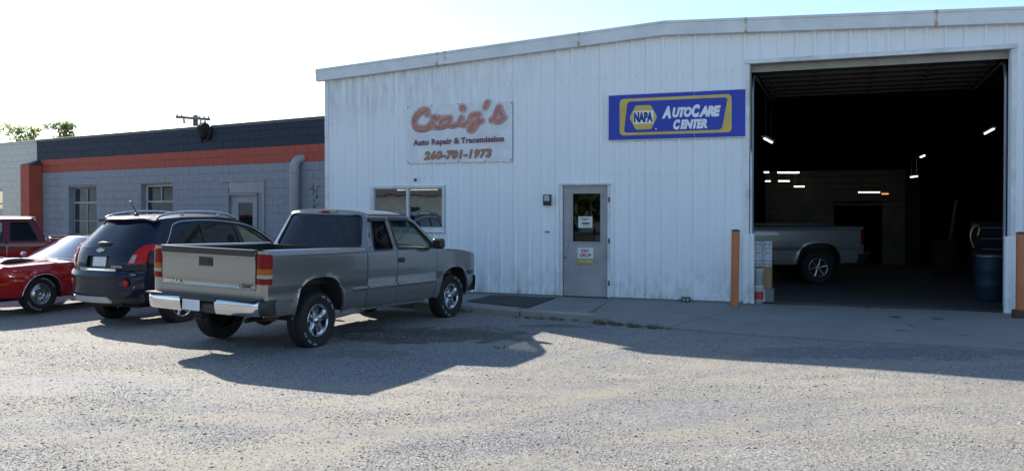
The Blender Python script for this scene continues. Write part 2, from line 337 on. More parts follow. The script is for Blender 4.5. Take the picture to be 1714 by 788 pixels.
# ------------------------------------------------------------------ mesh helpers
class MB:
    def __init__(s): s.nrm = {}; s.v = []; s.f = []; s.sm = []; s.mi = []; s.mats = []
    def m(s, material):
        if material not in s.mats: s.mats.append(material)
        return s.mats.index(material)
    def add(s, verts, faces, smooth=False, mi=0):
        o = len(s.v); s.v += [tuple(p) for p in verts]
        for i, f in enumerate(faces):
            s.f.append([o+k for k in f]); s.sm.append(smooth if isinstance(smooth, bool) else smooth[i]); s.mi.append(mi)
        return s
    def box(s, c, d, bev=0, rot=None, mi=0):
        cx, cy, cz = c; x, y, z = d[0]/2, d[1]/2, d[2]/2
        if bev <= 0:
            V = [(sx*x, sy*y, sz*z) for sx in (-1, 1) for sy in (-1, 1) for sz in (-1, 1)]
            F = [(0, 1, 3, 2), (4, 6, 7, 5), (0, 4, 5, 1), (2, 3, 7, 6), (0, 2, 6, 4), (1, 5, 7, 3)]
        else:
            b = min(bev, x*.98, y*.98, z*.98); V = []; idx = {}
            for sx in (-1, 1):
                for sy in (-1, 1):
                    for sz in (-1, 1):
                        for ax in range(3):
                            p = [sx*(x-b), sy*(y-b), sz*(z-b)]; full = (sx*x, sy*y, sz*z); p[ax] = full[ax]
                            idx[(sx, sy, sz, ax)] = len(V); V.append(tuple(p))
            F = []
            for ax in range(3):
                o = [a for a in range(3) if a != ax]
                for sg in (-1, 1):
                    q = []
                    for a, c_ in ((-1, -1), (1, -1), (1, 1), (-1, 1)):
                        k = [0, 0, 0]; k[ax] = sg; k[o[0]] = a; k[o[1]] = c_; q.append(idx[(*k, ax)])
                    F.append(q)
                for a in (-1, 1):
                    for c_ in (-1, 1):
                        k1 = [0, 0, 0]; k1[o[0]] = a; k1[o[1]] = c_; k2 = list(k1); k1[ax] = -1; k2[ax] = 1
                        F.append([idx[(*k1, o[0])], idx[(*k2, o[0])], idx[(*k2, o[1])], idx[(*k1, o[1])]])
            for sx in (-1, 1):
                for sy in (-1, 1):
                    for sz in (-1, 1): F.append([idx[(sx, sy, sz, a)] for a in range(3)])
        if rot is not None: V = [tuple(rot @ Vector(p)) for p in V]
        return s.add([(p[0]+cx, p[1]+cy, p[2]+cz) for p in V], F, False, mi)
    def prism(s, poly, lo, hi, axis=2, mi=0, smooth=False):
        """poly in the two axes other than axis (cyclic order), extruded along axis"""
        n = len(poly); o = [(1, 2), (0, 2), (0, 1)][axis]; V = []
        for h in (lo, hi):
            for p in poly:
                q = [0, 0, 0]; q[o[0]] = p[0]; q[o[1]] = p[1]; q[axis] = h; V.append(q)
        F = [list(range(n)), list(range(n, 2*n))] + [[i, (i+1) % n, n+(i+1) % n, n+i] for i in range(n)]
        return s.add(V, F, [False, False]+[smooth]*n, mi)
    def tube(s, pts, r, seg=8, mi=0, cap=True, flat=None):
        P = [Vector(p) for p in pts]; rs = r if isinstance(r, (list, tuple)) else [r]*len(P); V = []; F = []
        prev = None
        for i, p in enumerate(P):
            t = (P[min(i+1, len(P)-1)]-P[max(i-1, 0)]).normalized()
            if prev is None: a = t.orthogonal().normalized()
            else: a = (prev - t*prev.dot(t)).normalized()
            prev = a; b = t.cross(a)
            for k in range(seg):
                an = 2*PI*k/seg; V.append(p + (a*math.cos(an)+b*math.sin(an))*rs[i])
        if flat is not None:   # squash towards plane: (axis, centre, factor)
            ax, cc, fc = flat
            for q in V: q[ax] = cc+(q[ax]-cc)*fc
        for i in range(len(P)-1):
            for k in range(seg):
                F.append([i*seg+k, i*seg+(k+1) % seg, (i+1)*seg+(k+1) % seg, (i+1)*seg+k])
        sm = [True]*len(F)
        if cap: F += [list(range(seg)), list(range((len(P)-1)*seg, len(P)*seg))]; sm += [False, False]
        return s.add(V, F, sm, mi)
    def lathe(s, prof, seg=32, axis=2, c=(0, 0, 0), mi=0, smooth=True, wob=None, a0=0, a1=2*PI):
        """prof = [(r, h)] around axis through c"""
        n = len(prof); full = abs(a1-a0-2*PI) < 1e-6; ns = seg if full else seg+1; V = []; F = []
        for k in range(ns):
            an = a0+(a1-a0)*k/seg
            for j, (r, h) in enumerate(prof):
                rr = r*(wob(k, j) if wob else 1); q = [0, 0, 0]; o = [(1, 2), (2, 0), (0, 1)][axis]
                q[o[0]] = rr*math.cos(an); q[o[1]] = rr*math.sin(an); q[axis] = h
                V.append([q[i]+c[i] for i in range(3)])
        for k in range(seg):
            k2 = (k+1) % ns
            for j in range(n-1): F.append([k*n+j, k*n+j+1, k2*n+j+1, k2*n+j])
        return s.add(V, F, smooth, mi)
    def grid(s, P, smooth=True, mi=0):
        a, b = len(P), len(P[0]); V = [p for r in P for p in r]
        return s.add(V, [[i*b+j, i*b+j+1, (i+1)*b+j+1, (i+1)*b+j] for i in range(a-1) for j in range(b-1)], smooth, mi)
    def panel(s, outline, fn, holes=(), step=.08, thick=.018, out=(0, -1, 0), mi=0):
        """sheet with real thickness: 2D outline (+holes) mapped by fn(a,b)->xyz"""
        def dens(poly):
            r = []
            for i, p in enumerate(poly):
                q = poly[(i+1) % len(poly)]; n = max(1, int(math.ceil(math.dist(p, q)/step)))
                r += [(p[0]+(q[0]-p[0])*k/n, p[1]+(q[1]-p[1])*k/n) for k in range(n)]
            return r
        loops = [dens(outline)]+[dens(h) for h in holes]
        def inside(p, poly):
            c = False; n = len(poly); j = n-1
            for i in range(n):
                a, b = poly[i], poly[j]
                if (a[1] > p[1]) != (b[1] > p[1]) and p[0] < (b[0]-a[0])*(p[1]-a[1])/(b[1]-a[1])+a[0]: c = not c
                j = i
            return c
        pts = []; ed = []
        for L in loops:
            o = len(pts); pts += L; ed += [(o+i, o+(i+1) % len(L)) for i in range(len(L))]
        bp = np.array(pts); xs = [p[0] for p in loops[0]]; ys = [p[1] for p in loops[0]]
        gx = np.arange(min(xs)+step/2, max(xs), step); gy = np.arange(min(ys)+step/2, max(ys), step)
        for a in gx:
            for b in gy:
                if inside((a, b), loops[0]) and not any(inside((a, b), h) for h in loops[1:]) and np.min((bp[:, 0]-a)**2+(bp[:, 1]-b)**2) > (step*.4)**2: pts.append((a, b))
        rv, re, rf, *_ = delaunay_2d_cdt([Vector(p) for p in pts], ed, [], 0, 1e-6)
        F = []
        for f in rf:
            c = sum((rv[i] for i in f), Vector((0, 0)))/len(f)
            if inside(c, loops[0]) and not any(inside(c, h) for h in loops[1:]): F.append(list(f))
        V = [Vector(fn(p[0], p[1])) for p in rv]; outv = Vector(out)
        nrm = [Vector((0, 0, 0)) for _ in V]
        for f in F:
            n = (V[f[1]]-V[f[0]]).cross(V[f[2]]-V[f[0]])
            if n.dot(outv) < 0: f.reverse(); n = -n
            for i in f: nrm[i] += n
        o0 = len(s.v); ep = .004
        for i, p in enumerate(rv):
            if nrm[i].length < 1e-12: continue
            a, b = p[0], p[1]
            da = Vector(fn(a+ep, b))-Vector(fn(a-ep, b)); db = Vector(fn(a, b+ep))-Vector(fn(a, b-ep)); q = da.cross(db)
            if q.length > 1e-12:
                q.normalize(); fnn = nrm[i].normalized()
                if q.dot(fnn) < 0: q = -q
                if q.dot(fnn) > .6: s.nrm[o0+i] = q
        cnt = {}
        for f in F:
            for i in range(3):
                e = (f[i], f[(i+1) % 3]); k = (min(e), max(e)); cnt.setdefault(k, []).append(e)
        s.add(V, F, True, mi)
        VV = []; FF = []
        for k, L in cnt.items():
            if len(L) == 1:
                a, b = L[0]; o = len(VV)
                na = nrm[a].normalized()*thick; nb = nrm[b].normalized()*thick
                VV += [V[a], V[b], V[b]-nb, V[a]-na]; FF.append([o+1, o, o+3, o+2])
        s.add(VV, FF, False, mi)
        return s
    def obj(s, name, material=None, parent=None, loc=None):
        me = bpy.data.meshes.new(name); me.from_pydata([tuple(map(float, p)) for p in s.v], [], s.f)
        me.polygons.foreach_set('use_smooth', s.sm)
        if s.mats:
            for x in s.mats: me.materials.append(x)
            me.polygons.foreach_set('material_index', s.mi)
        elif material: me.materials.append(material)
        me.update()
        if s.nrm:
            ln = []
            for f, sm in zip(s.f, s.sm):
                for k in f: ln.append(tuple(s.nrm[k]) if sm and k in s.nrm else (0, 0, 0))
            me.normals_split_custom_set(ln)
        o = bpy.data.objects.new(name, me); COL.objects.link(o)
        if parent: o.parent = parent
        if loc: o.location = loc
        return o
def thing(name, label, cat, loc=(0, 0, 0), rz=0, group=None, rot=None):
    o = bpy.data.objects.new(name, None); COL.objects.link(o); o.location = loc
    o.rotation_euler = rot if rot else (0, 0, rz); o.empty_display_size = .3
    return tag(o, label, cat, group)
def tag(o, label, cat, group=None, kind=None):
    if label: o['label'] = label
    if cat: o['category'] = cat
    if group: o['group'] = group
    if kind: o['kind'] = kind
    return o
def struct(o): o['kind'] = 'structure'; return o
def stuff(o): o['kind'] = 'stuff'; return o
def dup(o, parent=None):
    c = o.copy(); COL.objects.link(c)
    if parent: c.parent = parent
    for ch in list(o.children): dup(ch, c)
    return c
def inst(name, mesh, parent, loc=(0, 0, 0), rot=(0, 0, 0), scale=None):
    o = bpy.data.objects.new(name, mesh); COL.objects.link(o); o.parent = parent; o.location = loc; o.rotation_euler = rot
    if scale: o.scale = scale
    return o
def rpoly(pts, r, seg=4):
    """round the corners of a polygon; r scalar or list"""
    out = []; n = len(pts)
    for i in range(n):
        p = Vector(pts[i]); a = Vector(pts[i-1]); b = Vector(pts[(i+1) % n]); rr = r[i] if isinstance(r, (list, tuple)) else r
        if rr <= 0: out.append(tuple(p)); continue
        d1 = (a-p); d2 = (b-p); L = min(rr, d1.length*.48, d2.length*.48); p1 = p+d1.normalized()*L; p2 = p+d2.normalized()*L
        for k in range(seg+1):
            t = k/seg; out.append(tuple(p1*(1-t)**2+p*2*t*(1-t)+p2*t*t))
    return out
def rect(x0, z0, x1, z1): return [(x0, z0), (x1, z0), (x1, z1), (x0, z1)]
def smooth_line(pts, n=8):
    P = [Vector(p) for p in pts]; out = []
    for i in range(len(P)-1):
        p0, p1, p2, p3 = P[max(i-1, 0)], P[i], P[i+1], P[min(i+2, len(P)-1)]
        for k in range(n):
            t = k/n; out.append(.5*((2*p1)+(-p0+p2)*t+(2*p0-5*p1+4*p2-p3)*t*t+(-p0+3*p1-3*p2+p3)*t**3))
    out.append(P[-1]); return out
def text(name, body, size, material, parent, loc, rot, bold=.0, shear=0, sx=1, extrude=.002, align='CENTER', width=None, height=None, spacing=1.0):
    cu = bpy.data.curves.new(name, 'FONT'); cu.body = body; cu.size = size; cu.offset = bold; cu.shear = shear; cu.extrude = extrude
    cu.align_x = 'CENTER'; cu.align_y = 'CENTER'; cu.resolution_u = 3; cu.space_character = spacing
    o = bpy.data.objects.new(name, cu); COL.objects.link(o)
    dg = bpy.context.evaluated_depsgraph_get(); me = bpy.data.meshes.new_from_object(o.evaluated_get(dg)); bpy.data.objects.remove(o)
    n = len(me.vertices); co = np.zeros(n*3); me.vertices.foreach_get('co', co); co = co.reshape(-1, 3)
    lo = co.min(0); hi = co.max(0); c = (lo+hi)/2; co[:, :2] -= c[:2]
    if width: co[:, 0] *= width/(hi[0]-lo[0])
    if height: co[:, 1] *= height/(hi[1]-lo[1])
    co[:, 0] *= sx
    me.vertices.foreach_set('co', co.ravel()); me.materials.clear(); me.materials.append(material); me.update()
    me.name = name; q = bpy.data.objects.new(name, me); COL.objects.link(q); q.parent = parent; q.location = loc; q.rotation_euler = rot
    return q

# ------------------------------------------------------------------ ground
def sstep(a, b, x):
    t = np.clip((x-a)/(b-a), 0, 1); return t*t*(3-2*t)
def gz(x, y):
    x = np.asarray(x, float); y = np.asarray(y, float)
    z = .02*sstep(9.8, 8.2, y)*sstep(1, -1, x)
    z = z + .012*np.sin(x*1.3+.4*y)*np.cos(y*.9-.3*x)*sstep(12.5, 10, y)
    z = z - .03*sstep(-5, -6.5, x)*sstep(9.6, 13, y)
    return z
def build_ground():
    def axis(lo, hi, d0, far):
        a = list(np.arange(lo, hi+1e-6, d0)); st = d0
        while a[-1] < far: st *= 1.35; a.append(a[-1]+st)
        st = d0
        while a[0] > -far: st *= 1.35; a.insert(0, a[0]-st)
        return np.array(a)
    X = axis(-12, 12, .2, 900); Y = axis(4, 20, .2, 900)
    gx, gy = np.meshgrid(X, Y, indexing='ij'); z = gz(gx, gy)
    V = np.stack([gx, gy, z], 2).reshape(-1, 3); nx, ny = len(X), len(Y)
    i, j = np.meshgrid(np.arange(nx-1), np.arange(ny-1), indexing='ij'); a = (i*ny+j).ravel()
    F = np.stack([a, a+ny, a+ny+1, a+1], 1)
    me = bpy.data.meshes.new('ground'); me.from_pydata(V.tolist(), [], F.tolist()); me.polygons.foreach_set('use_smooth', [True]*len(F))
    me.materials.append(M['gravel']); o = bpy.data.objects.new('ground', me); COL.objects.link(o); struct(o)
build_ground()
# building frames: white shop wall and grey block wall, both set out in metres along the wall
WO = Vector((-4.158, 19.388, 0)); WA = R(-20.966); WD = Vector((math.cos(WA), math.sin(WA), 0)); WN = Vector((math.sin(WA), -math.cos(WA), 0))  # WN points out to the yard
def wp(s, d, z=0): return WO+WD*s+WN*d+Vector((0, 0, z))
SLAB = .12
def in_slab(x, y):
    r0 = x-WO.x; r1 = y-WO.y; s = r0*WD.x+r1*WD.y; d = r0*WN.x+r1*WN.y
    lim = np.interp(s, [1.5, 1.6, 4.6, 6.0, 7.05, 7.1, 8.2, 9.65, 11.5, 13.05, 17], [0, 2.0, 2.2, 2.6, 2.72, 2.75, 3.05, 3.38, 3.44, 3.52, 3.6])
    return (d < lim+.02) & (d > -60) & (s > 1.5)
def build_stones():
    n = 210000
    y = 6.0 + 10.5*nrng.random(n)**1.25; x = (nrng.random(n)*2-1)*(y*.63+.3)
    cl = np.array([noise.noise((float(a)*.9, float(b)*1.5, 3.0)) for a, b in zip(x, y)])
    keep = (~in_slab(x, y)) & (nrng.random(n) < np.clip(.62+1.3*cl, .25, 1)); x = x[keep]; y = y[keep]; n = len(x)
    sz = .0034+.0052*nrng.random(n)**2.4; big = nrng.random(n) < .022; sz[big] *= 2.3
    base = np.array([[1, 0, 0], [-1, 0, 0], [0, 1, 0], [0, -1, 0], [0, 0, 1], [0, 0, -.7]], float)
    V = base[None]*(.65+.7*nrng.random((n, 6, 1))); V = V*sz[:, None, None]; V[:, :, 2] *= .55
    a = nrng.random(n)*2*PI; ca, sa = np.cos(a)[:, None], np.sin(a)[:, None]
    vx = V[:, :, 0]*ca-V[:, :, 1]*sa; vy = V[:, :, 0]*sa+V[:, :, 1]*ca
    V = np.stack([vx+x[:, None], vy+y[:, None], V[:, :, 2]+(gz(x, y)+sz*.12)[:, None]], 2).reshape(-1, 3)
    f = np.array([[0, 2, 4], [2, 1, 4], [1, 3, 4], [3, 0, 4], [2, 0, 5], [1, 2, 5], [3, 1, 5], [0, 3, 5]])
    F = (f[None]+(np.arange(n)*6)[:, None, None]).reshape(-1, 3)
    me = bpy.data.meshes.new('gravel_stones'); me.vertices.add(len(V)); me.vertices.foreach_set('co', V.ravel())
    me.loops.add(F.size); me.loops.foreach_set('vertex_index', F.ravel().astype(np.int32)); me.polygons.add(len(F))
    me.polygons.foreach_set('loop_start', (np.arange(len(F))*3).astype(np.int32)); me.polygons.foreach_set('loop_total', np.full(len(F), 3, np.int32)); me.update(calc_edges=True)
    at = me.color_attributes.new('tint', 'FLOAT_COLOR', 'POINT'); t = nrng.random(n); L = .18+.42*t**1.3; L[nrng.random(n) < .05] *= .5
    wm = nrng.random(n)*.13; C = np.stack([L*(1+wm*.5), L, L*(1.02-wm*1.2), np.ones(n)], 1); at.data.foreach_set('color', np.repeat(C, 6, 0).ravel())
    me.materials.append(M['stone']); o = bpy.data.objects.new('gravel_stones', me); COL.objects.link(o)
    stuff(tag(o, 'loose grey limestone gravel scattered over the parking lot', 'gravel'))
build_stones()
# ------------------------------------------------------------------ concrete walk and apron, kerb, mat
def slab_sheet(name, cells, zf, material, thick=.3, edge=True):
    """cells: polygon in (s,d); z by zf(s,d)"""
    mb = MB()
    mb.panel(cells, lambda s, d: tuple(wp(s, d, zf(s, d))), step=.25, thick=thick, out=(0, 0, 1)); o = mb.obj(name, material); return o
GAP = .012
def zwalk(s, d): return SLAB - .006*max(0, d)
def zapron(s, d):
    lim = float(np.interp(s, [7.0, 8.2, 9.65, 11.5, 13.05, 17], [2.75, 3.05, 3.38, 3.44, 3.52, 3.6]))
    t = max(0, min(1, (d-.6)/max(.1, lim-.6)))
    g = wp(s, d); zz = float(gz(g.x, g.y)); return SLAB*(1-t**1.3)+t**1.3*(zz+.018)
walk = struct(slab_sheet('sidewalk', [(1.8, .012), (6.60, .012), (6.72, 2.45), (4.7, 2.05), (1.8, 1.9)], zwalk, M['concrete']))
ap = struct(slab_sheet('concrete_apron', [(6.60+GAP, .012), (9.08, .012), (9.08-.01, 1.0), (8.22, 3.05), (7.05, 2.72), (6.73+GAP, 2.45)], zapron, M['concrete'])) 
ap2 = struct(slab_sheet('garage_apron', [(9.08+GAP, -.12), (13.5, -.12), (13.5, .02), (15.6, .02), (15.6, 3.58), (13.05, 3.52), (11.5, 3.46), (9.65, 3.38), (8.22+GAP*2, 3.07), (9.08, 1.0)], zapron, M['concrete']))
for k, (s0, s1, d0, d1, dz, tw) in enumerate(((3.3, 4.55, 1.97, 2.02, 0, .01), (4.58, 5.55, 2.05, 2.27, -.012, .02), (5.58, 6.98, 2.30, 2.57, -.02, -.015))):
    L = math.hypot(s1-s0, d1-d0); mb = MB(); nseg = 7; P = []
    for i in range(nseg+1):
        t = i/nseg; row = []
        for (a, b) in ((0, -.14), (0, .0), (.02, .022), (.13, .02), (.155, -.004), (.16, -.15)):
            row.append((t*L, -a+.006*noise.noise((i*.9, a*9, k)), b+.008*noise.noise((i*1.3, b*9, k+5.))))
        P.append(row)
    mb.grid(P, smooth=False); mb.add(P[0], [list(range(6))]); mb.add(P[-1], [list(range(6))])
    p = wp(s0, d0, SLAB-.008+dz); o = mb.obj('kerb_stone', M['kerb']); o.location = p
    o.rotation_euler = (0, tw, WA-math.atan2(d1-d0, s1-s0))
    tag(o, ['weathered concrete kerb piece behind the pickup front wheel', 'middle concrete kerb piece in front of the black mat', 'tilted broken concrete kerb end piece near the grey door'][k], 'kerb', 'kerb pieces along the walk')
m_ = MB(); mp_ = [(4.12, .26), (5.50, .34), (5.56, 2.08), (4.10, 1.50)]
m_.panel(mp_, lambda s, d: tuple(wp(s, d, zwalk(s, d)+.014+.004*math.sin(7*s+3*d))), step=.12, thick=.012, out=(0, 0, 1))
tag(m_.obj('door_mat', M['matrub']), 'black rubber mat lying on the concrete walk left of the door', 'mat')

# ------------------------------------------------------------------ white metal building
WB = thing('metal_building', 'white ribbed metal shop building with grey entry door and large open garage bay', 'building', WO, WA)
# local frame: x = along wall, y = into the building (yard side is -y), z up
TOPP = [(-.16, 4.985), (7.6, 5.458), (15.3, 5.165)]
def ftop(s): return float(np.interp(s, [p[0] for p in TOPP], [p[1] for p in TOPP]))
FH = .27
OPEN = [(9.17, 13.44, SLAB-.1, 4.56), (5.545, 6.48, SLAB-.1, 2.345), (1.19, 2.915, 1.425, 2.355)]   # bay, door, window: s0,s1,z0,z1
BOT = SLAB+.03; WEND = 15.14
RP = .305
def rib_profile(x0, x1):
    """list of (x, y) of an R-panel between x0 and x1 (ribs every .305 from rib offset)"""
    pts = [(x0, 0.0)]; k = math.floor((x0-R0)/RP)-1
    prof = [(-.042, 0), (-.020, -.030), (.020, -.030), (.042, 0), (.105, 0), (.118, -.0025), (.132, -.0025), (.145, 0), (.165, 0), (.178, -.0025), (.192, -.0025), (.205, 0)]
    while True:
        c = R0+RP*k
        if c-.05 > x1: break
        for dx, dy in prof:
            x = c+dx
            if x0+.002 < x < x1-.002: pts.append((x, dy))
        k += 1
    pts.append((x1, 0.0)); return pts
R0 = 7.262   # one measured rib
def wall_piece(x0, x1, z0, z1=None):
    pr = rib_profile(x0, x1); mb = MB(); V = []; F = []
    n = len(pr)
    top = [(min(z1, 99) if z1 is not None else ftop(x)-FH+.08) for x, y in pr]
    zs = 5
    for j in range(zs+1):
        for i, (x, y) in enumerate(pr): V.append((x, y, z0+(top[i]-z0)*j/zs))
    for j in range(zs):
        for i in range(n-1): F.append([j*n+i, j*n+i+1, (j+1)*n+i+1, (j+1)*n+i])
    mb.add(V, F)
    mb.add([(x, .02, z0) for x, y in pr]+[(x, y, z0) for x, y in pr], [[i, i+1, n+i+1, n+i] for i in range(n-1)])
    mb.obj('wall_panel', M['siding'], WB)
PW = RP*3
k0 = math.floor((0-R0)/PW)-1
for k in range(k0, k0+40):
    x0 = R0-.046+PW*k; x1 = x0+PW-.0015; x0 = max(x0, .0); x1 = min(x1, WEND)
    if x1-x0 < .02: continue
    xs = sorted({x0, x1}|{e for o in OPEN for e in o[:2] if x0 < e < x1})
    for a, b in zip(xs[:-1], xs[1:]):
        mid = (a+b)/2; ov = [o for o in OPEN if o[0] < mid < o[1]]
        if not ov: wall_piece(a, b, BOT)
        else:
            o = ov[0]
            if o[2] > BOT+.05: wall_piece(a, b, BOT, o[2])
            wall_piece(a, b, o[3])
# gable trim in five lengths with lapped joints
seams = [-.16, 2.813, 5.916, 7.6, 9.12, 12.282, 15.3]
for i in range(len(seams)-1):
    a, b = seams[i], seams[i+1]; mb = MB(); prf = [(-.018, 0), (-.150, 0), (-.156, -.045), (-.140, -.052), (-.140, -.222), (-.150, -.235), (-.150, -.268), (-.020, -.272)]
    sg = 6; lap = .002*(i % 2); P = []
    for q in range(sg+1):
        x = a+(b-a)*q/sg; w_ = .004*noise.noise((x*1.1, 2.2, 0))
        P.append([(x, y+w_-lap, ftop(x)+z) for y, z in prf])
    mb.grid(P, smooth=False); mb.add(P[0], [list(range(8))]); mb.add(P[-1], [list(range(8))]); mb.obj('fascia_trim', M['fascia'], WB)
mb = MB(); pr = [(-.165, 4.99), (-.178, 4.90), (-.160, 4.86), (-.165, 4.72), (-.12, 4.70), (-.10, 4.98)]
mb.prism(pr, -.158, -.02, axis=1); mb.obj('end_cap', M['fascia'], WB)
# roof planes and hidden side walls
mb = MB(); DEP = 24
for a, b in ((0, 1), (1, 2)):
    (x0, z0), (x1, z1) = TOPP[a], TOPP[b]
    mb.add([(x0, -.016, z0-.004), (x1, -.016, z1-.004), (x1, DEP, z1-.004), (x0, DEP, z0-.004), (x0, -.016, z0-.05), (x1, -.016, z1-.05), (x1, DEP, z1-.05), (x0, DEP, z0-.05)],
           [(0, 1, 2, 3), (4, 7, 6, 5), (0, 4, 5, 1), (3, 2, 6, 7), (0, 3, 7, 4), (1, 5, 6, 2)])
mb.obj('roof', M['fascia'], WB)
mb = MB(); mb.box((.012, DEP/2+.02, 2.4), (.02, DEP, 4.85)); mb.obj('side_wall', M['siding'], WB)
mb = MB(); mb.box((WEND-.012, DEP/2+.02, 2.45), (.02, DEP, 5.0)); mb.obj('side_wall', M['siding'], WB)
mb = MB(); mb.box((WEND/2, DEP+.04, 2.5), (WEND, .04, 5.0)); mb.obj('end_wall', M['siding'], WB)
# corner trims
mb = MB(); mb.box((.03, -.016, 2.45), (.09, .03, 4.6), .004); mb.obj('corner_trim', M['trim'], WB)
# screws along the purlin lines (one joined part)
mb = MB(); k = -30
while True:
    x = R0+RP*k; k += 1
    if x < .1: continue
    if x > WEND: break
    for z in (.20, 1.2, 2.55, 3.75, 4.45):
        for dx in (-.075, .075):
            xx = x+dx
            if (z > .3 and rng.random() < .45) or any(o[0]-.12 < xx < o[1]+.12 and o[2]-.1 < z < o[3]+.12 for o in OPEN) or z > ftop(xx)-.35: continue
            mb.box((xx, -.004, z+.01*math.sin(xx*9)), (.010, .008, .010))
stuff(mb.obj('screw', M['rust'], WB))
# base closure shadow gap
for a, b in ((0, 5.54), (6.485, 9.16), (13.45, WEND)): MB().box(((a+b)/2, .05, .07), (b-a, .06, .16)).obj('base_sill', M['kerb'], WB)
# ---- bay opening: trim, reveals, header
mb = MB(); mb.box((11.305, -.030, 4.60), (4.42, .05, .075), .006); mb.box((11.305, -.052, 4.572), (4.30, .012, .018)); mb.obj('header_trim', M['trim'], WB)
for sgn, x in ((-1, 9.17), (1, 13.44)):
    mb = MB()
    mb.box((x+sgn*.03, -.030, 2.36), (.075, .045, 4.38), .005)
    mb.obj('jamb_trim', M['trim'], WB)
    mb = MB()   # ribbed inner return of the jamb
    P = []; prof = [(0, -.04), (-.012, -.01), (-.012, .03), (0, .06), (0, .10), (-.012, .13), (-.012, .17), (0, .20), (0, .26)]
    for z in (SLAB, 1.4, 3.0, 4.58): P.append([(x-sgn*.008-sgn*abs(p[0]), p[1], z) for p in prof])
    mb.grid(P, smooth=False); mb.box((x+sgn*.04, .12, 2.35), (.09, .28, 4.46)); mb.obj('jamb_return', M['siding'] if sgn > 0 else M['reveal'], WB)
    mb = MB()   # lower kick sheet in front of the jamb
    P = []; prof = [(-.13, -.055), (-.10, -.075), (-.07, -.075), (-.05, -.055), (.0, -.055), (.02, -.075), (.05, -.075), (.065, -.055), (.07, .02)]
    for z in (SLAB+.01, .7, 1.42): P.append([(x-sgn*p[0]-sgn*.03, p[1], z) for p in prof])
    mb.grid(P, smooth=False); mb.obj('kick_panel', M['siding'], WB)
mb = MB(); mb.box((11.305, .14, 4.60), (4.25, .26, .08)); mb.box((11.305, .25, 4.50), (4.25, .04, .12)); mb.obj('bay_header', M['reveal'], WB)
mb = MB(); mb.tube([(9.215, -.06, .2), (9.215, -.06, 2.9)], .014); mb.tube([(9.215, -.06, 2.9), (9.2, -.02, 2.96)], .014); mb.obj('conduit', M['trim'], WB)
# ---- entry door
DR = (5.545, 6.48)
mb = MB(); mb.box((6.025, -.045, 2.372), (1.04, .06, .028), .004); mb.box((DR[0]-.02, -.018, 1.25), (.05, .03, 2.22)); mb.box((DR[1]+.02, -.018, 1.25), (.05, .03, 2.22)); mb.obj('door_frame', M['trim'], WB)
mb = MB(); mb.panel(rect(DR[0]+.01, SLAB+.02, DR[1]-.01, 2.35), lambda a, b: (a, .012, b), holes=[rect(5.75, 1.225, 6.327, 2.188)], step=.25, thick=.045, out=(0, -1, 0))
door = mb.obj('door', M['door_grey'], WB)
mb = MB()
for bx in ((6.0385, 2.2, .60, .03), (6.0385, 1.215, .60, .03)): mb.box((bx[0], .008, bx[1]), (bx[2]+.02, .022, bx[3]), .004)
for x in (5.742, 6.335): mb.box((x, .008, 1.7075), (.026, .022, .955), .004)
mb.obj('glazing_bead', M['door_grey'], door)
mb = MB(); mb.box((6.0385, .030, 1.7065), (.58, .006, .965)); mb.obj('pane', M['doorglass'], door)
mb = MB(); mb.box((6.01, .022, 1.617), (.289, .004, .225)); pap = mb.obj('paper_notice', M['paper'], door)
mb = MB()
for i, (x, z, w_, h) in enumerate(((5.995, 1.69, .20, .012), (6.0, 1.66, .08, .012), (6.02, 1.592, .16, .030), (6.02, 1.545, .13, .008))): mb.box((x, .017, z), (w_, .003, h))
mb.obj('notice_print', M['ink'], door)
mb = MB(); mb.box((6.018, .004, .9985), (.325, .010, .215), .002); mb.obj('key_sign', M['key_white'], door)
text('lettering', 'KEY', .1, M['red_ink'], door, (6.018, -.0015, 1.046), (R(90), 0, 0), bold=.003, width=.165, height=.066)
text('lettering', 'DROP', .1, M['red_ink'], door, (6.018, -.0015, .960), (R(90), 0, 0), bold=.003, width=.235, height=.066)
mb = MB(); mb.box((6.018, -.004, .83), (.325, .02, .085), .004); mb.box((6.018, -.016, .835), (.27, .006, .03), mi=0); mb.obj('key_slot', M['brass'], door)
mb = MB(); mb.box((5.62, .0, 1.19), (.07, .012, .20), .003); mb.tube([(5.62, -.02, 1.23), (5.62, -.03, 1.23)], .018, 10)
mb.tube([(5.615, -.01, 1.02), (5.612, -.055, 1.02), (5.61, -.06, .93), (5.615, -.03, .90), (5.618, -.01, .90)], .013, 8); mb.obj('door_handle', M['steel'], door)
for z in (.42, 1.25, 2.06):
    mb = MB(); mb.tube([(6.487, -.022, z-.055), (6.487, -.022, z+.055)], .012, 8); mb.box((6.51, -.034, z), (.03, .006, .10)); mb.obj('hinge', M['rust'], WB)
# ---- office window
mb = MB()
x0, x1, z0, z1 = 1.165, 2.935, 1.405, 2.375
mb.panel([(x0-.0, z0), (x1, z0), (x1, z1), (x0, z1)], lambda a, b: (a, -.055, b), holes=[(rect(x0+.075, z0+.075, x1-.045, z1-.05))], step=.4, thick=.05, out=(0, -1, 0))
wf = mb.obj('window', M['win_white'], WB)
mb = MB(); mb.box((2.062, -.03, 1.905), (.042, .045, .85), .004); mb.obj('mullion', M['win_white'], wf)
for a, b in ((1.24, 2.04), (2.083, 2.89)):
    mb = MB(); mb.panel(rect(a, 1.47, b, 2.335), lambda p, q: (p, -.02, q), holes=[rect(a+.03, 1.5, b-.02, 2.30)], step=.4, thick=.02, out=(0, -1, 0)); mb.obj('sash', M['win_grey'], wf)
    mb = MB(); mb.box(((a+b)/2, -.010, 1.90), (b-a-.03, .005, .84)); mb.obj('pane', M['winglass'], wf)
mb = MB(); mb.box((2.05, -.075, 1.395), (1.80, .05, .022), .004); mb.obj('window_sill', M['trim'], wf)
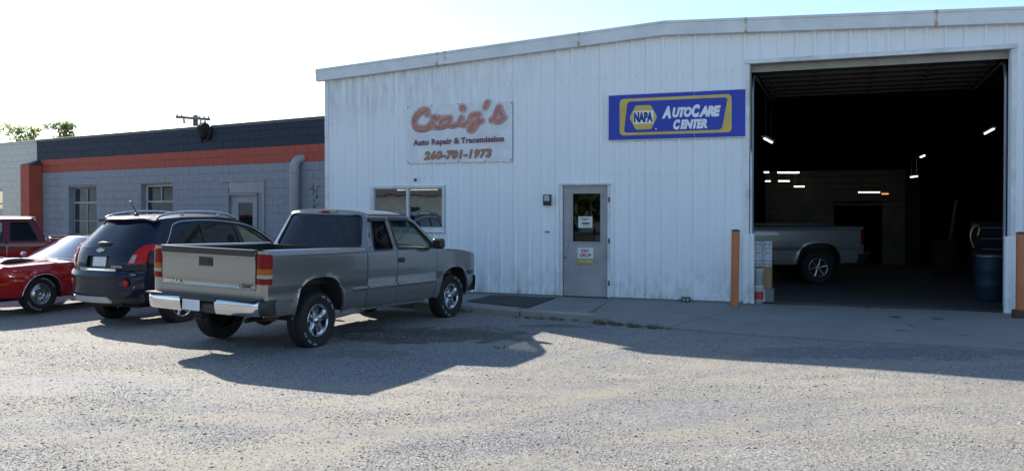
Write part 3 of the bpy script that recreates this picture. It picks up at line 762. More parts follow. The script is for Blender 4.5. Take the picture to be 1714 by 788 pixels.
mb = MB(); mb.box((2.25, -.03, 2.50), (.035, .06, .06), .006); mb.obj('cable_clip', M['rust'], WB)
# office room behind the window: walls, ceiling, blind-coloured back wall, one lit tube
mb = MB(); mb.box((4.4, 3.8, 1.55), (8.3, .06, 2.9)); mb.box((8.55, 1.95, 1.55), (.06, 3.7, 2.9)); mb.box((4.4, 1.95, 2.97), (8.3, 3.7, .05)); mb.box((4.4, 1.95, .10), (8.3, 3.7, .03)); mb.box((4.3, 1.95, 1.55), (.06, 3.7, 2.9)); mb.obj('office_partition', M['office_wall'], WB)
# hall: floor, walls, ceiling
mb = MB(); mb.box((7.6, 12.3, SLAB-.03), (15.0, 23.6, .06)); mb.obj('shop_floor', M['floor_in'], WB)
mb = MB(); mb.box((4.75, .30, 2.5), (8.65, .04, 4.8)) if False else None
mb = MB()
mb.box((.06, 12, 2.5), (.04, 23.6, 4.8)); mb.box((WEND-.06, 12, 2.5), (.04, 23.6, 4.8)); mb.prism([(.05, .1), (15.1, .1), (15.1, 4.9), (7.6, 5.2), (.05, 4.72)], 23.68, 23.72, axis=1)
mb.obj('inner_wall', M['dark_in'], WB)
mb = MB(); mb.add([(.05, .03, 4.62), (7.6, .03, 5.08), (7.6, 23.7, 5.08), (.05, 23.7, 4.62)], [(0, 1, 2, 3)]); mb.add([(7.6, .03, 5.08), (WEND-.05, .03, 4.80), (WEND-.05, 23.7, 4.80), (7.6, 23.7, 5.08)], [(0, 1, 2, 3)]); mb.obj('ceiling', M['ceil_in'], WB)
for x in np.arange(1.5, 15, 1.5):
    mb = MB(); mb.box((x, 12, ftop(x)-.50), (.08, 23, .18)); mb.obj('purlin', M['ceil_in'], WB)
# white-sided inner wall with its dark doorway at the back of the shop
BW = 13.0
mb = MB(); o_l, o_r = 10.52, 11.95
mb2 = MB()
zz = SLAB
while zz < 2.95:
    for (a, b) in (((8.4, o_l), (o_r, 12.62)) if zz < 1.95 else ((8.4, 12.62),)):
        o = MB().box(((a+b)/2, BW+.004*((int(zz*10)) % 2), zz+.0975), (b-a, .02, .19), .004).obj('siding_board', M['siding_in'], WB)
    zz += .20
mb = MB(); mb.box((o_l-.03, BW-.02, 1.05), (.07, .04, 1.9)); mb.box((o_r+.03, BW-.02, 1.05), (.07, .04, 1.9)); mb.box(((o_l+o_r)/2, BW-.021, 2.03), (o_r-o_l+.13, .04, .08)); mb.obj('inner_doorway', M['siding_in'], WB)
mb = MB(); mb.box((12.80, BW-.3, 1.5), (.36, .5, 2.9)); mb.obj('column', M['dark_in'], WB)
# overhead door rolled back under the ceiling: four sections with struts, tracks
for i in range(6):
    y0 = .35+i*.64; mb = MB(); mb.box((11.3, y0+.31, 4.50), (4.1, .615, .04), .006); sec = mb.obj('overhead_door_section', M['door_under'], WB)
    mb = MB(); mb.box((11.3, y0+.56, 4.455), (4.06, .05, .05), .004)
    for x in (9.4, 10.3, 11.3, 12.3, 13.2): mb.box((x, y0+.31, 4.465), (.06, .56, .03), .003)
    mb.obj('stiffener', M['door_under'], sec)
for x in (9.20, 13.40):
    mb = MB(); mb.tube([(x, .30, .2), (x, .30, 4.1), (x, .42, 4.36), (x, .62, 4.44), (x, 4.3, 4.44)], .03, 6); mb.obj('door_track', M['steel'], WB)

# ------------------------------------------------------------------ things fixed to the shop wall
def on_wall(name, label, cat, s, z, d=0, group=None): return thing(name, label, cat, wp(s, d, z), WA, group)
# painted shop sign
sg = on_wall('wall_sign', 'faded white shop sign with red script lettering and phone number', 'sign', 3.27, 2.85, .036)
mb = MB(); P = []
for i in range(9):
    x = -1.205+2.41*i/8; wv = .006*math.sin(i*2.1); P.append([(x, -.006+wv, .0), (x, -.004+wv, .4), (x, -.006+wv*.5, .85), (x, -.006, 1.235)])
mb.grid(P, True); b_ = [[(p[0], p[1]+.004, p[2]) for p in r] for r in P]; mb.grid(b_, True)
mb.obj('sign_board', M['s_white'], sg)
def stroke(strokes, r, y, material, name, squash=.12, dx=0, dz=0, parent=sg):
    mb = MB()
    for i, st in enumerate(strokes):
        rr, pts = st; L = smooth_line([(p[0]+dx, y-.0004*i, p[1]+dz) for p in pts], 6)
        mb.tube(L, rr+r, 10, flat=(1, y-.0004*i, squash))
        for e in (L[0], L[-1]):   # round ends
            mb.lathe([(0.0001, -(rr+r)*squash), (rr+r, 0)], 12, axis=1, c=(e.x, e.y, e.z))
            mb.lathe([(0.0001, (rr+r)*squash), (rr+r, 0)], 12, axis=1, c=(e.x, e.y, e.z))
    return mb.obj(name, material, parent)
def sx(px): return (px-625)/984*2.41       # sign crop units to metres (from the sign centre)
def sz(px, x): return (690-px-(x-625)*-.030)/545*1.235
def sp_(L): return [(sx(a), sz(b, a)) for a, b in L]
craig = [(.056, sp_([(330, 222), (322, 188), (275, 186), (220, 232), (202, 290), (226, 340), (290, 354), (345, 338), (372, 300)])),
         (.044, sp_([(372, 345), (384, 290), (392, 245), (400, 262), (440, 262)])),
         (.040, sp_([(520, 272), (478, 276), (458, 318), (486, 346), (528, 318), (540, 272)])), (.040, sp_([(545, 268), (540, 330), (570, 345), (620, 330)])), (.040, sp_([(404, 340), (440, 350), (470, 345)])),
         (.042, sp_([(655, 275), (640, 325), (672, 342), (705, 325)])), (.060, sp_([(662, 188), (668, 196)])),
         (.040, sp_([(800, 254), (752, 262), (730, 302), (752, 336), (796, 314), (812, 262)])), (.042, sp_([(815, 255), (800, 335), (770, 385), (738, 400), (724, 385), (750, 350), (800, 335), (845, 318)])),
         (.040, sp_([(895, 155), (872, 200)])),
         (.044, sp_([(930, 322), (962, 290), (998, 205), (1010, 240), (1030, 300), (1000, 330), (960, 326)])), (.036, sp_([(1005, 322), (1050, 305)]))]
stroke(craig, .031, -.014, M['s_navyline'], 'letter_outline', .06)
stroke(craig, .026, -.0175, M['s_halo'], 'letter_halo', .06)
stroke(craig, .002, -.022, M['s_pink'], 'script_lettering', .08)
TR = (R(90), 0, 0)
text('lettering', 'Auto Repair & Transmission', .2, M['s_plum'], sg, (-.02, -.0135, .44), (R(90), R(-.9), 0), bold=.011, width=2.09, height=.165, extrude=.0015, spacing=1.08)
text('lettering', '260-701-1973', .2, M['s_plum'], sg, (-.03, -.0125, .172), (R(90), R(-.9), 0), bold=.014, shear=.22, width=1.57, height=.205, extrude=.001, spacing=1.12)
text('lettering', '260-701-1973', .2, M['s_orange'], sg, (-.03, -.0150, .172), (R(90), R(-.9), 0), bold=.004, shear=.22, width=1.54, height=.180, extrude=.0015, spacing=1.12)
mb = MB()
for x, z in ((-1.19, .03), (-.62, .02), (0, .025), (.6, .02), (1.19, .03), (-1.19, 1.20), (0, 1.225), (1.19, 1.2), (-.62, 1.21)): MB().lathe([(.001, -.012), (.014, -.009), (.014, -.002)], 8, axis=1, c=(x, -.004, z)).obj('sign_screw', M['rust'], sg)
# parts store sign
ns = on_wall('wall_sign', 'long blue sign with gold border and white lettering beside the garage bay', 'sign', 7.806, 3.222, .036)
mb = MB(); mb.box((0, -.010, .437), (2.62, .02, .90), .003); mb.obj('sign_back', M['s_white'], ns)
mb = MB(); mb.box((-.47-.0, -.024, .437), (1.659, .008, .868), .001); mb.box((.834-.001, -.0245, .437), (.934, .008, .868), .001); mb.obj('sign_board', M['n_blue'], ns)
W2 = 2.6/1506; 
def nx(px): return (px-880)*W2
def nz(py, px): return (.437+(412-py-(px-880)*.0448)*(.868/500))
def npoly(L): return [(nx(a), nz(b, a)) for a, b in L]
mb = MB(); mb.panel(rpoly([(nx(255), .085), (nx(1490), .085), (nx(1490), .795), (nx(255), .795)], .09, 5), lambda a, b: (a, -.0305, b), step=.5, thick=.002)
mb.obj('gold_border', M['n_gold'], ns)
mb = MB(); mb.panel(rpoly([(nx(303), .137), (nx(1385), .137), (nx(1450), .738), (nx(345), .738)], .07, 5), lambda a, b: (a, -.033, b), step=.5, thick=.002)
mb.obj('inner_board', M['n_blue'], ns)
hx = [(368, .425), (440, .19), (615, .19), (682, .425), (610, .655), (438, .655)]
mb = MB(); mb.panel(rpoly([(nx(a), b) for a, b in hx], .03, 3), lambda a, b: (a, -.0355, b), step=.5, thick=.002); mb.obj('gold_hexagon', M['n_gold'], ns)
mb = MB(); mb.panel([(nx(412), .303), (nx(641), .303), (nx(641), .548), (nx(412), .548)], lambda a, b: (a, -.038, b), step=.5, thick=.002); mb.obj('white_band', M['n_white'], ns)
text('lettering', 'NAPA', .25, M['n_navy'], ns, (nx(527), -.0405, .426), TR, bold=.017, width=.37, height=.20, extrude=.001)
text('lettering', 'A', .25, M['n_white'], ns, (nx(785), -.0365, .502), TR, bold=.018, shear=.25, width=.175, height=.235, extrude=.001)
text('lettering', 'UTO', .25, M['n_white'], ns, (nx(958), -.0365, .492), TR, bold=.018, shear=.25, width=.37, height=.195, extrude=.001, spacing=.92)
text('lettering', 'C', .25, M['n_white'], ns, (nx(1108), -.0365, .507), TR, bold=.018, shear=.25, width=.155, height=.245, extrude=.001)
text('lettering', 'ARE', .25, M['n_white'], ns, (nx(1258), -.0365, .490), TR, bold=.018, shear=.25, width=.41, height=.205, extrude=.001, spacing=.88)
text('lettering', 'C', .25, M['n_white'], ns, (nx(900), -.0365, .262), TR, bold=.018, shear=.25, width=.135, height=.195, extrude=.001)
text('lettering', 'ENTER', .25, M['n_white'], ns, (nx(1085), -.0365, .262), TR, bold=.018, shear=.25, width=.51, height=.18, extrude=.001, spacing=.92)
mb = MB(); mb.lathe([(.001, -.0365), (.017, -.0362), (.017, -.033)], 12, axis=1, c=(nx(668), 0, .19)); mb.obj('registered_mark', M['n_white'], ns)
# wall lamp left of door, small pull handle, outlet box at base
wl = on_wall('wall_lamp', 'small black wall lamp fixed left of the grey door', 'lamp', 5.238, 1.95, .03)
MB().box((0, -.03, .11), (.165, .06, .22), .01).obj('lamp_body', M['black'], wl); MB().box((0, -.066, .145), (.11, .02, .12), .01).obj('lamp_lens', M['lamp_glass'], wl)
wh = on_wall('wall_plate', 'short dark metal latch plate on the siding below the wall lamp', 'latch', 5.229, 1.40, .02)
MB().box((0, -.012, .018), (.10, .02, .034), .006).obj('plate', M['steel'], wh); MB().box((.0, -.026, .018), (.05, .014, .012), .003).obj('slot', M['black'], wh)
ob = on_wall('junction_box', 'small black junction box on the concrete at the foot of the white wall', 'box', 8.03, SLAB, .05)
MB().box((0, -.05, .045), (.15, .09, .09), .01).obj('box_body', M['black'], ob)
for x in (-.035, .035): MB().box((x, -.097, .045), (.045, .008, .05), .003).obj('cover', M['steel'], ob)

# bollards
def bollard(s, d, label, base):
    p = wp(s, d, SLAB); b = thing('bollard', label, 'bollard', p, WA, 'orange bollards guarding the garage bay')
    mb = MB(); P = [(.075, 0), (.074, .7), (.074, 1.36)]; mb.lathe(P, 20); mb.obj('post', M['orange'], b)
    MB().lathe([(.076, 1.355), (.078, 1.372), (.055, 1.385), (.0005, 1.392)], 20).obj('cap', M['rust'], b)
    if base: MB().lathe([(.13, -.01), (.13, .10), (.115, .13), (.076, .135)], 14, wob=lambda k, j: 1+.05*math.sin(k*2.3)).obj('footing', M['rust'], b)
    return b
b1 = bollard(8.97, .50, 'rust orange bollard standing left of the open garage bay', False); b1.rotation_euler = (0, R(.8), WA)
b2 = bollard(13.50, .58, 'rust orange bollard with crumbling base right of the garage bay', True)

# ------------------------------------------------------------------ inside the shop
lights = []
def shop_light(p, L, az, label, m='tube', tilt=0):
    t = thing('strip_light', label, 'light', p, az, 'lit strip lights hanging in the dark shop', rot=(0, tilt, az))
    MB().box((0, 0, .035), (L, .10, .04), .004).obj('housing', M['win_grey'], t)
    MB().tube([(-L*.48, 0, 0), (L*.48, 0, 0)], .016, 8).obj('tube', M[m], t)
    mb = MB()
    for x in (-L*.35, L*.35): mb.tube([(x, 0, .05), (x, 0, 4.75-p[2])], .004, 4)
    mb.obj('hanger', M['steel'], t)
def ip(u, v, Y): return Vector(((u-857)/1450*Y, Y, 1.877+(350-v)*Y/1450))   # rough spot at depth Y
shop_light((5.35, 18.1, 3.30), 1.2, R(66), 'slanting lit strip light at upper left just inside the garage bay', 'tube_dim')
shop_light((8.45, 26.5, 2.99), .68, R(0), 'brightest level strip light at the left over the silver pickup')
shop_light((7.72, 26.3, 2.99), .14, R(0), 'tiny lit strip end left of the brightest strip light')
shop_light((7.85, 26.6, 2.73), .16, R(0), 'short lit strip under the tiny strip end at far left', 'tube_dim')
shop_light((8.22, 26.2, 2.72), .34, R(0), 'short lit strip below the brightest strip light')
shop_light((8.75, 26.4, 2.56), .32, R(-4), 'lowest short strip light in the left cluster above the pickup bed', 'tube_dim')
shop_light((10.55, 25.6, 2.37), .64, R(-3), 'lone low strip light above the inner doorway', 'tube_dim')
shop_light((11.15, 25.9, 2.33), .2, R(-4), 'dim orange strip beside the low strip light', 'tube_orange')
shop_light((10.37, 18.85, 3.56), 1.3, R(69), 'slanting lit strip light at upper right of the garage bay', 'tube_dim')
shop_light((11.60, 24.5, 3.36), .8, R(72), 'small steep strip light right of the bay centre', 'tube')
shop_light((11.5, 24.8, 2.80), .7, R(80), 'lower steep strip light right of the bay centre', 'tube_dim')
ot = thing('ceiling_light', 'lit fluorescent tube on the office ceiling behind the sliding window', 'light', wp(1.50, -1.5, 2.335), WA)
MB().box((0, 0, .05), (1.1, .14, .05), .005).obj('housing', M['win_white'], ot); MB().tube([(-.52, 0, 0), (.52, 0, 0)], .022, 8).obj('tube', M['tube'], ot)
mb = MB()
for x in (-.4, .4): mb.tube([(x, 0, .07), (x, 0, .61)], .005, 4)
mb.obj('hanger', M['steel'], ot)
# drum
thing('plastic_drum', 'blue plastic drum standing inside the bay by the right jamb', 'drum', (9.24, 16.7, SLAB)).scale = (.92, .92, .95)
dr = bpy.data.objects['plastic_drum']
MB().lathe([(.0005, 0), (.27, 0), (.29, .04), (.295, .28), (.305, .30), (.305, .33), (.295, .35), (.295, .58), (.305, .60), (.305, .63), (.295, .65), (.285, .86), (.26, .89), (.0005, .885)], 28).obj('drum_body', M['barrel_blue'], dr)
MB().lathe([(.285, .88), (.295, .895), (.29, .92), (.05, .925), (.0005, .925)], 28).obj('lid', M['steel'], dr)
for p in ((.12, .1),): MB().lathe([(.03, .92), (.03, .945), (.0005, .95)], 10, c=(p[0], p[1], 0)).obj('bung', M['black'], dr)
jg = thing('oil_can', 'small pale jug on the floor between the blue drum and the jamb', 'jug', (8.93, 15.55, SLAB))
MB().box((0, 0, .12), (.14, .10, .24), .02).obj('jug_body', M['bin_grey'], jg); MB().tube([(0, 0, .23), (0, 0, .28)], .02, 8).obj('cap', M['black'], jg)
hk = thing('hose_reel', 'pale coiled air hose hanging by the right jamb above the blue drum', 'hose', (8.85, 16.6, 1.15))
mb = MB(); mb.tube(smooth_line([(.0, 0, 0), (-.06, 0, .18), (-.03, 0, .34), (.06, 0, .42), (.12, .02, .36), (.08, 0, .22)], 6), .016, 6); mb.obj('hose', M['brass'], hk); MB().box((.06, .06, .40), (.12, .1, .1), .01).obj('bracket', M['rust'], hk)
# boxes by left jamb
def carton(name, label, p, dims, m, rz=WA, print_=False, grp=None):
    t = thing(name, label, 'box', p, rz, grp); dx, dy, dz = dims
    MB().box((0, 0, dz/2), dims, .006).obj('carton', M[m], t)
    MB().box((0, -dy/2-.001, dz/2), (.05, .003, dz*.98)).obj('tape', M['brass' if m == 'cardboard' else 'paper'], t)
    if print_:
        mb = MB()
        for i, (x, z, w_, h) in enumerate(((-.07, .83, .05, .06), (.03, .86, .09, .025), (.05, .78, .05, .03), (-.02, .63, .16, .015), (-.02, .57, .14, .012), (0, .40, .12, .04), (-.03, .28, .16, .012), (.02, .16, .12, .02))):
            mb.box((x*dx/.26, -dy/2-.003, z*dz), (w_*dx/.26, .003, h*dz*1.0))
        mb.obj('print', M['ink'], t)
    return t
bx0 = Vector((4.83, 16.55, SLAB))
carton('carton', 'grey plastic bin box at the bottom of the stack by the left jamb', bx0, (.34, .34, .25), 'bin_grey')
carton('carton', 'brown cardboard box standing on the grey bin by the left jamb', bx0+Vector((-.02, .02, .25)), (.31, .30, .40), 'cardboard')
k = 0
for c in range(2):
    for r in range(3):
        k += 1
        pos = ['lower left', 'middle left', 'top left', 'lower right', 'middle right', 'top right'][k-1]
        carton('carton', f'printed white carton at the {pos} of the six behind the cardboard box', bx0+Vector((-.05+c*.185, .42, r*.38)), (.178, .3, .372), 'carton', R(0), True, 'white printed cartons')
st_ = thing('paint_bucket', 'white bucket with red label at the foot of the left jamb', 'bucket', (4.60, 16.2, SLAB))
MB().lathe([(.0005, 0), (.09, 0), (.105, .30), (.11, .305), (.11, .33), (.0005, .33)], 18).obj('bucket', M['carton'], st_); MB().lathe([(.099, .08), (.105, .22)], 18).obj('bucket_label', M['red_ink'], st_)
st2 = thing('paint_bucket', 'grey bucket stacked on the white bucket at the left jamb', 'bucket', (4.60, 16.2, SLAB+.33))
MB().lathe([(.0005, 0), (.09, 0), (.105, .28), (.11, .285), (.11, .31), (.0005, .31)], 18).obj('bucket', M['lamp_glass'], st2); MB().tube([(-.11, 0, .27), (-.08, -.05, .2), (0, -.12, .16), (.08, -.05, .2), (.11, 0, .27)], .004, 5).obj('bail', M['steel'], st2)
fp = thing('leaning_pole', 'dark beam leaning against the white inner wall right of the doorway', 'beam', (11.75, 23.5, SLAB)); MB().tube([(0, 0, 0), (.62, .6, 2.0)], .05, 6).obj('beam', M['wood'], fp)
tb = thing('steel_barrel', 'open steel barrel standing against the inner wall by the leaning beam', 'barrel', (11.5, 23.0, SLAB))
MB().lathe([(.0005, 0), (.29, 0), (.29, .3), (.30, .31), (.29, .33), (.29, .62), (.30, .63), (.29, .65), (.29, .9), (.275, .9), (.27, .1)], 24).obj('barrel', M['under'], tb)
tcab = thing('tool_cabinet', 'dark green tool cabinet standing deep in the shop at the right', 'cabinet', (11.9, 21.3, SLAB), WA)
MB().box((0, 0, .75), (1.1, .5, 1.4), .01).obj('cabinet_body', M['blk_dark'], tcab)
for i in range(5):
    d_ = MB().box((0, -.255, .2+i*.26), (1.04, .02, .24), .004).obj('drawer', M['blk_dark'], tcab); MB().box((0, -.275, .26+i*.26), (.7, .015, .02)).obj('handle', M['steel'], d_)

# ------------------------------------------------------------------ block buildings
GA = R(-33.425); GD = Vector((math.cos(GA), math.sin(GA), 0)); GN = Vector((math.sin(GA), -math.cos(GA), 0))
GO = Vector((-13.912*1.05, 25.427*1.05, 0))
block_cache = {}
def block_mesh(L, h, m):
    key = (round(L, 3), round(h, 3), m.name)
    if key not in block_cache:
        mb = MB(); g = .0015; mb.box((L/2, .0, h/2), (L-g*2, .03, h-g*2), .0035)
        me = bpy.data.meshes.new('block'); me.from_pydata(mb.v, [], mb.f); me.materials.append(m); block_cache[key] = me
    return block_cache[key]
def block_wall(parent, x0, x1, z0, ncourse, h, mats, opens, rank, limit=300, notch=None):
    """courses of blocks from the top down; mats(course from top) -> material"""
    allb = []
    for c in range(ncourse):
        zt = z0+ncourse*h-c*h; zb = zt-h; off = .2 if c % 2 else 0
        x = x0-off
        while x < x1-.01:
            a, b = max(x, x0), min(x+.4, x1); x += .4
            segs = [(a, b)]
            for (o0, o1, oz0, oz1) in opens:
                if zb >= oz1-.02 or zt <= oz0+.02: continue
                ns_ = []
                for (p, q) in segs:
                    if q <= o0 or p >= o1: ns_.append((p, q)); continue
                    if p < o0: ns_.append((p, o0))
                    if q > o1: ns_.append((o1, q))
                segs = ns_
            for (p, q) in segs:
                if q-p > .03:
                    zb2 = zb
                    allb.append((p, q, zb2, c))
    allb.sort(key=lambda t: rank(t)); near, far = allb[:limit], allb[limit:]
    for (p, q, zb, c) in near:
        o = inst('block', block_mesh(q-p, h, mats(c)), parent, (p, -.002-.004*rng.random(), zb), (R(rng.uniform(-.3, .3)), 0, R(rng.uniform(-.25, .25))))
    if far:
        mb = MB()
        for (p, q, zb, c) in far: mb.box(((p+q)/2, -.003, zb+h/2), (q-p-.0045, .03, h-.0045), .0045, mi=mb.m(mats(c)))
        stuff(mb.obj('lower_blocks', None, parent))
def core_wall(name, parent, x0, x1, z0, z1, opens, m, y=.012, th=.2):
    mb = MB(); mb.panel(rect(x0, z0, x1, z1), lambda a, b: (a, y, b), holes=[rect(o[0], o[2], o[1], o[3]) for o in opens], step=1.2, thick=th, out=(0, -1, 0)); return mb.obj(name, m, parent)
GB = thing('block_building', 'grey painted block building with navy parapet and orange band', 'building', GO, GA)
GL = 12.62
GOPEN = [(1.74, 3.19, 1.10, 2.52), (5.33, 6.73, 1.10, 2.54), (8.98, 10.10, .10, 2.27)]
def gm(c): return M['blk_dark'] if c < 3 else (M['blk_orange'] if c < 5 else M['blk_grey'])
NOTCH = (7.93, 8.36, 3.62, 4.2)
block_wall(GB, 0, GL, -.02, 20, .2, gm, GOPEN+[NOTCH], lambda t: (t[2] < 1.3, -t[0]*.25-(t[2] > 2)*1.0))
core_wall('wall_core', GB, 0, GL, -.02, 2.98, GOPEN, M['jt_grey']); core_wall('wall_core', GB, 0, GL, 2.98, 3.38, [], M['jt_orange'])
mb = MB(); mb.panel([(0, 3.38), (GL, 3.38), (GL, 3.96), (8.36, 3.96), (8.30, 3.74), (8.12, 3.62), (7.96, 3.66), (7.93, 3.96), (0, 3.96)], lambda a, b: (a, .012, b), step=1.2, thick=.2); mb.obj('wall_core', M['jt_dark'], GB)
for a, b in ((-.03, 7.90), (8.38, GL)):
    mb = MB(); mb.box(((a+b)/2, .10, 3.995), (b-a, .28, .035), .006); mb.box(((a+b)/2, -.030, 3.965), (b-a, .012, .06)); mb.obj('coping', M['coping'], GB)
mb = MB(); mb.add([(0, .2, 3.3), (GL, .2, 3.3), (GL, 12, 3.3), (0, 12, 3.3)], [(0, 1, 2, 3)]); mb.obj('flat_roof', M['coping'], GB)
mb = MB(); mb.box((.08, 6, 1.6), (.16, 12, 3.3)); mb.box((GL/2, 12, 1.6), (GL, .2, 3.3)); mb.box((GL/2, 4.5, 1.6), (GL-.3, .1, 3.2)); mb.obj('rear_wall', M['jt_cream'], GB)
# rag in the parapet notch
mb = MB(); bm_pts = []
for k in range(13):
    row = []
    for j in range(10):
        a = 2*PI*k/12; ph = PI*j/9; n_ = 1+.28*noise.noise((math.cos(a)*1.7, math.sin(a)*1.7, j*.45)); r = .20*math.sin(ph)*n_
        row.append((8.10+r*math.cos(a)*1.05, -.06+r*math.sin(a)*.6, 3.86-.21*math.cos(ph)*n_+.02))
    bm_pts.append(row)
mb.grid(bm_pts, False)
for dx, z, dz in ((.20, 3.72, .24), (.25, 3.8, .2)): mb.tube([(8.1+dx-.06, -.04, z-.06), (8.1+dx, -.05, z+.02), (8.12+dx, -.03, z+dz)], [.05, .06, .02], 7)
rg = mb.obj('tar_rag', M['tarp'], GB)
# windows
def small_window(o, parent, half=False, dark=False):
    x0, x1, z0, z1 = o; wd = x1-x0
    mb = MB(); f = .05
    mb.panel(rect(x0+.005, z0+.01, x1-.005, z1-.005), lambda a, b: (a, .135, b), holes=[rect(x0+f, z0+f, x1-f, z1-f)], step=.6, thick=.05, out=(0, -1, 0))
    wf = mb.obj('window', M['jt_grey'] if dark else M['win_white'], parent)
    mz = z0+(z1-z0)*.68; mb = MB(); mb.box(((x0+x1)/2, .13, mz), (wd-2*f, .045, .05), .004)
    mb.box(((x0+x1)/2, .14, (mz+z1)/2), (.028, .03, z1-mz-.06))
    if dark: mb.box(((x0+x1)/2, .14, (mz+z0)/2), (.028, .03, mz-z0-.06)); mb.box(((x0+x1)/2, .14, (mz+z0)/2-.05), (wd-2*f, .03, .02))
    mb.obj('muntin', M['win_grey'], wf)
    for (a, b) in ((z0+f, mz-.025), (mz+.025, z1-f)):
        mb = MB(); mb.box(((x0+x1)/2, .155+.01*(a > mz), (a+b)/2), (wd-2*f+.01, .005, b-a+.005)); mb.obj('pane', M['winglass2'], wf)
    mb = MB(); mb.box(((x0+x1)/2, .0, z0-.03), (wd+.06, .14, .05), .006); mb.obj('sill', M['blk_grey'], wf)
small_window(GOPEN[0], GB, dark=True); small_window(GOPEN[1], GB)
mb = MB(); mb.box((6.0, .32, 1.45), (1.36, .01, .65)); mb.obj('window_blind', M['blind'], GB)
# side door, its lintel panel and frame
o = GOPEN[2]
mb = MB(); mb.box(((9.06+10.35)/2, -.030, 2.42), (1.29, .03, .30), .004); mb.box((10.31, -.028, 1.3), (.07, .05, 2.55), .004); mb.box((9.54, -.048, 2.575), (1.62, .05, .03), .004); mb.obj('door_surround', M['grey_paint'], GB)
mb = MB(); mb.panel(rect(9.00, .12, 10.08, 2.255), lambda a, b: (a, .03, b), holes=[rect(9.30, 1.35, 9.84, 2.035)], step=.5, thick=.05, out=(0, -1, 0)); d2 = mb.obj('side_door', M['grey_paint'], GB)
mb = MB(); mb.box((9.57, .055, 1.69), (.56, .006, .70)); mb.obj('pane', M['winglass2'], d2)
mb = MB(); mb.box((9.56, .10, 1.66), (.50, .01, .62)); mb.obj('blind', M['blind'], d2)
mb = MB(); mb.box((10.06, -.02, 1.2), (.04, .05, 2.2)); mb.box((9.0, -.02, 1.2), (.03, .05, 2.2)); mb.box((9.53, -.02, 2.24), (1.1, .05, .04)); mb.obj('door_frame', M['grey_paint'], GB)
# vent pipe with elbow
mb = MB(); mb.tube([(11.53, -.16, .05), (11.53, -.16, 1.2), (11.53, -.16, 2.75)]+[(11.53+.14*(1-math.cos(R(a)))*.6, -.16+.16*(1-math.cos(R(a))), 2.80+.25*math.sin(R(a))) for a in range(0, 91, 15)]+[(11.64, .05, 3.06)], .115, 18); vp = mb.obj('vent_pipe', M['grey_paint'], GB)
mb = MB(); mb.lathe([(.116, 0), (.124, .01), (.124, .04), (.116, .05)], 18, c=(11.53, -.16, 2.70)); mb.obj('pipe_collar', M['grey_paint'], vp); MB().lathe([(.116, 0), (.122, .01), (.122, .04), (.116, .05)], 18, c=(11.53, -.16, 1.62)).obj('pipe_collar', M['grey_paint'], vp)
# torn vine traces on the wall by the pipe
mb = MB()
for k in range(9):
    x, z = 11.95+.25*rng.random(), 1.7+.9*rng.random(); P = [(x, -.022, z)]
    for q in range(5): x += rng.uniform(-.07, .07); z += rng.uniform(-.09, .07); P.append((x, -.022, z))
    mb.tube(P, .006, 4)
stuff(mb.obj('dead_vine', M['ink'], GB))
# orange pilaster with a dark sloped cap
pi_ = thing('pilaster', 'orange painted masonry pilaster with dark sloped cap at the left end of the grey wall', 'pillar', GO+GD*.06+GN*.0, GA)
MB().box((0, -.23, 1.60), (.50, .40, 3.24), .01).obj('shaft', M['blk_orange'], pi_)
mb = MB(); mb.add([(-.27, -.45, 3.22), (.27, -.45, 3.22), (.27, -.02, 3.22), (-.27, -.02, 3.22), (-.02, -.02, 3.38), (.10, -.02, 3.38)], [(0, 1, 5, 4), (1, 2, 5), (0, 4, 3), (0, 3, 2, 1), (2, 3, 4, 5)]); mb.obj('cap', M['coping'], pi_)
# cream neighbour
CB = thing('block_building', 'cream painted block building continuing left of the orange pilaster', 'building', GO-GD*4.02, GA)
block_wall(CB, 0, 4.0, -.02, 20, .2, lambda c: M['blk_cream'], [(.6, 1.92, 1.1, 2.5)], lambda t: -t[0])
core_wall('wall_core', CB, 0, 4.0, -.02, 3.97, [(.6, 1.92, 1.1, 2.5)], M['jt_cream'])
mb = MB(); mb.box((2.0, .08, 3.985), (4.04, .24, .04), .006); mb.box((2.0, -.028, 3.94), (4.02, .012, .09)); mb.obj('coping', M['coping_pale'], CB)
mb = MB(); mb.add([(0, .2, 3.3), (4, .2, 3.3), (4, 12, 3.3), (0, 12, 3.3)], [(0, 1, 2, 3)]); mb.box((.1, 6, 1.6), (.2, 12, 3.3)); mb.box((2, 4, 1.6), (3.8, .1, 3.2)); mb.obj('flat_roof', M['coping_pale'], CB)
small_window((.6, 1.92, 1.1, 2.5), CB)

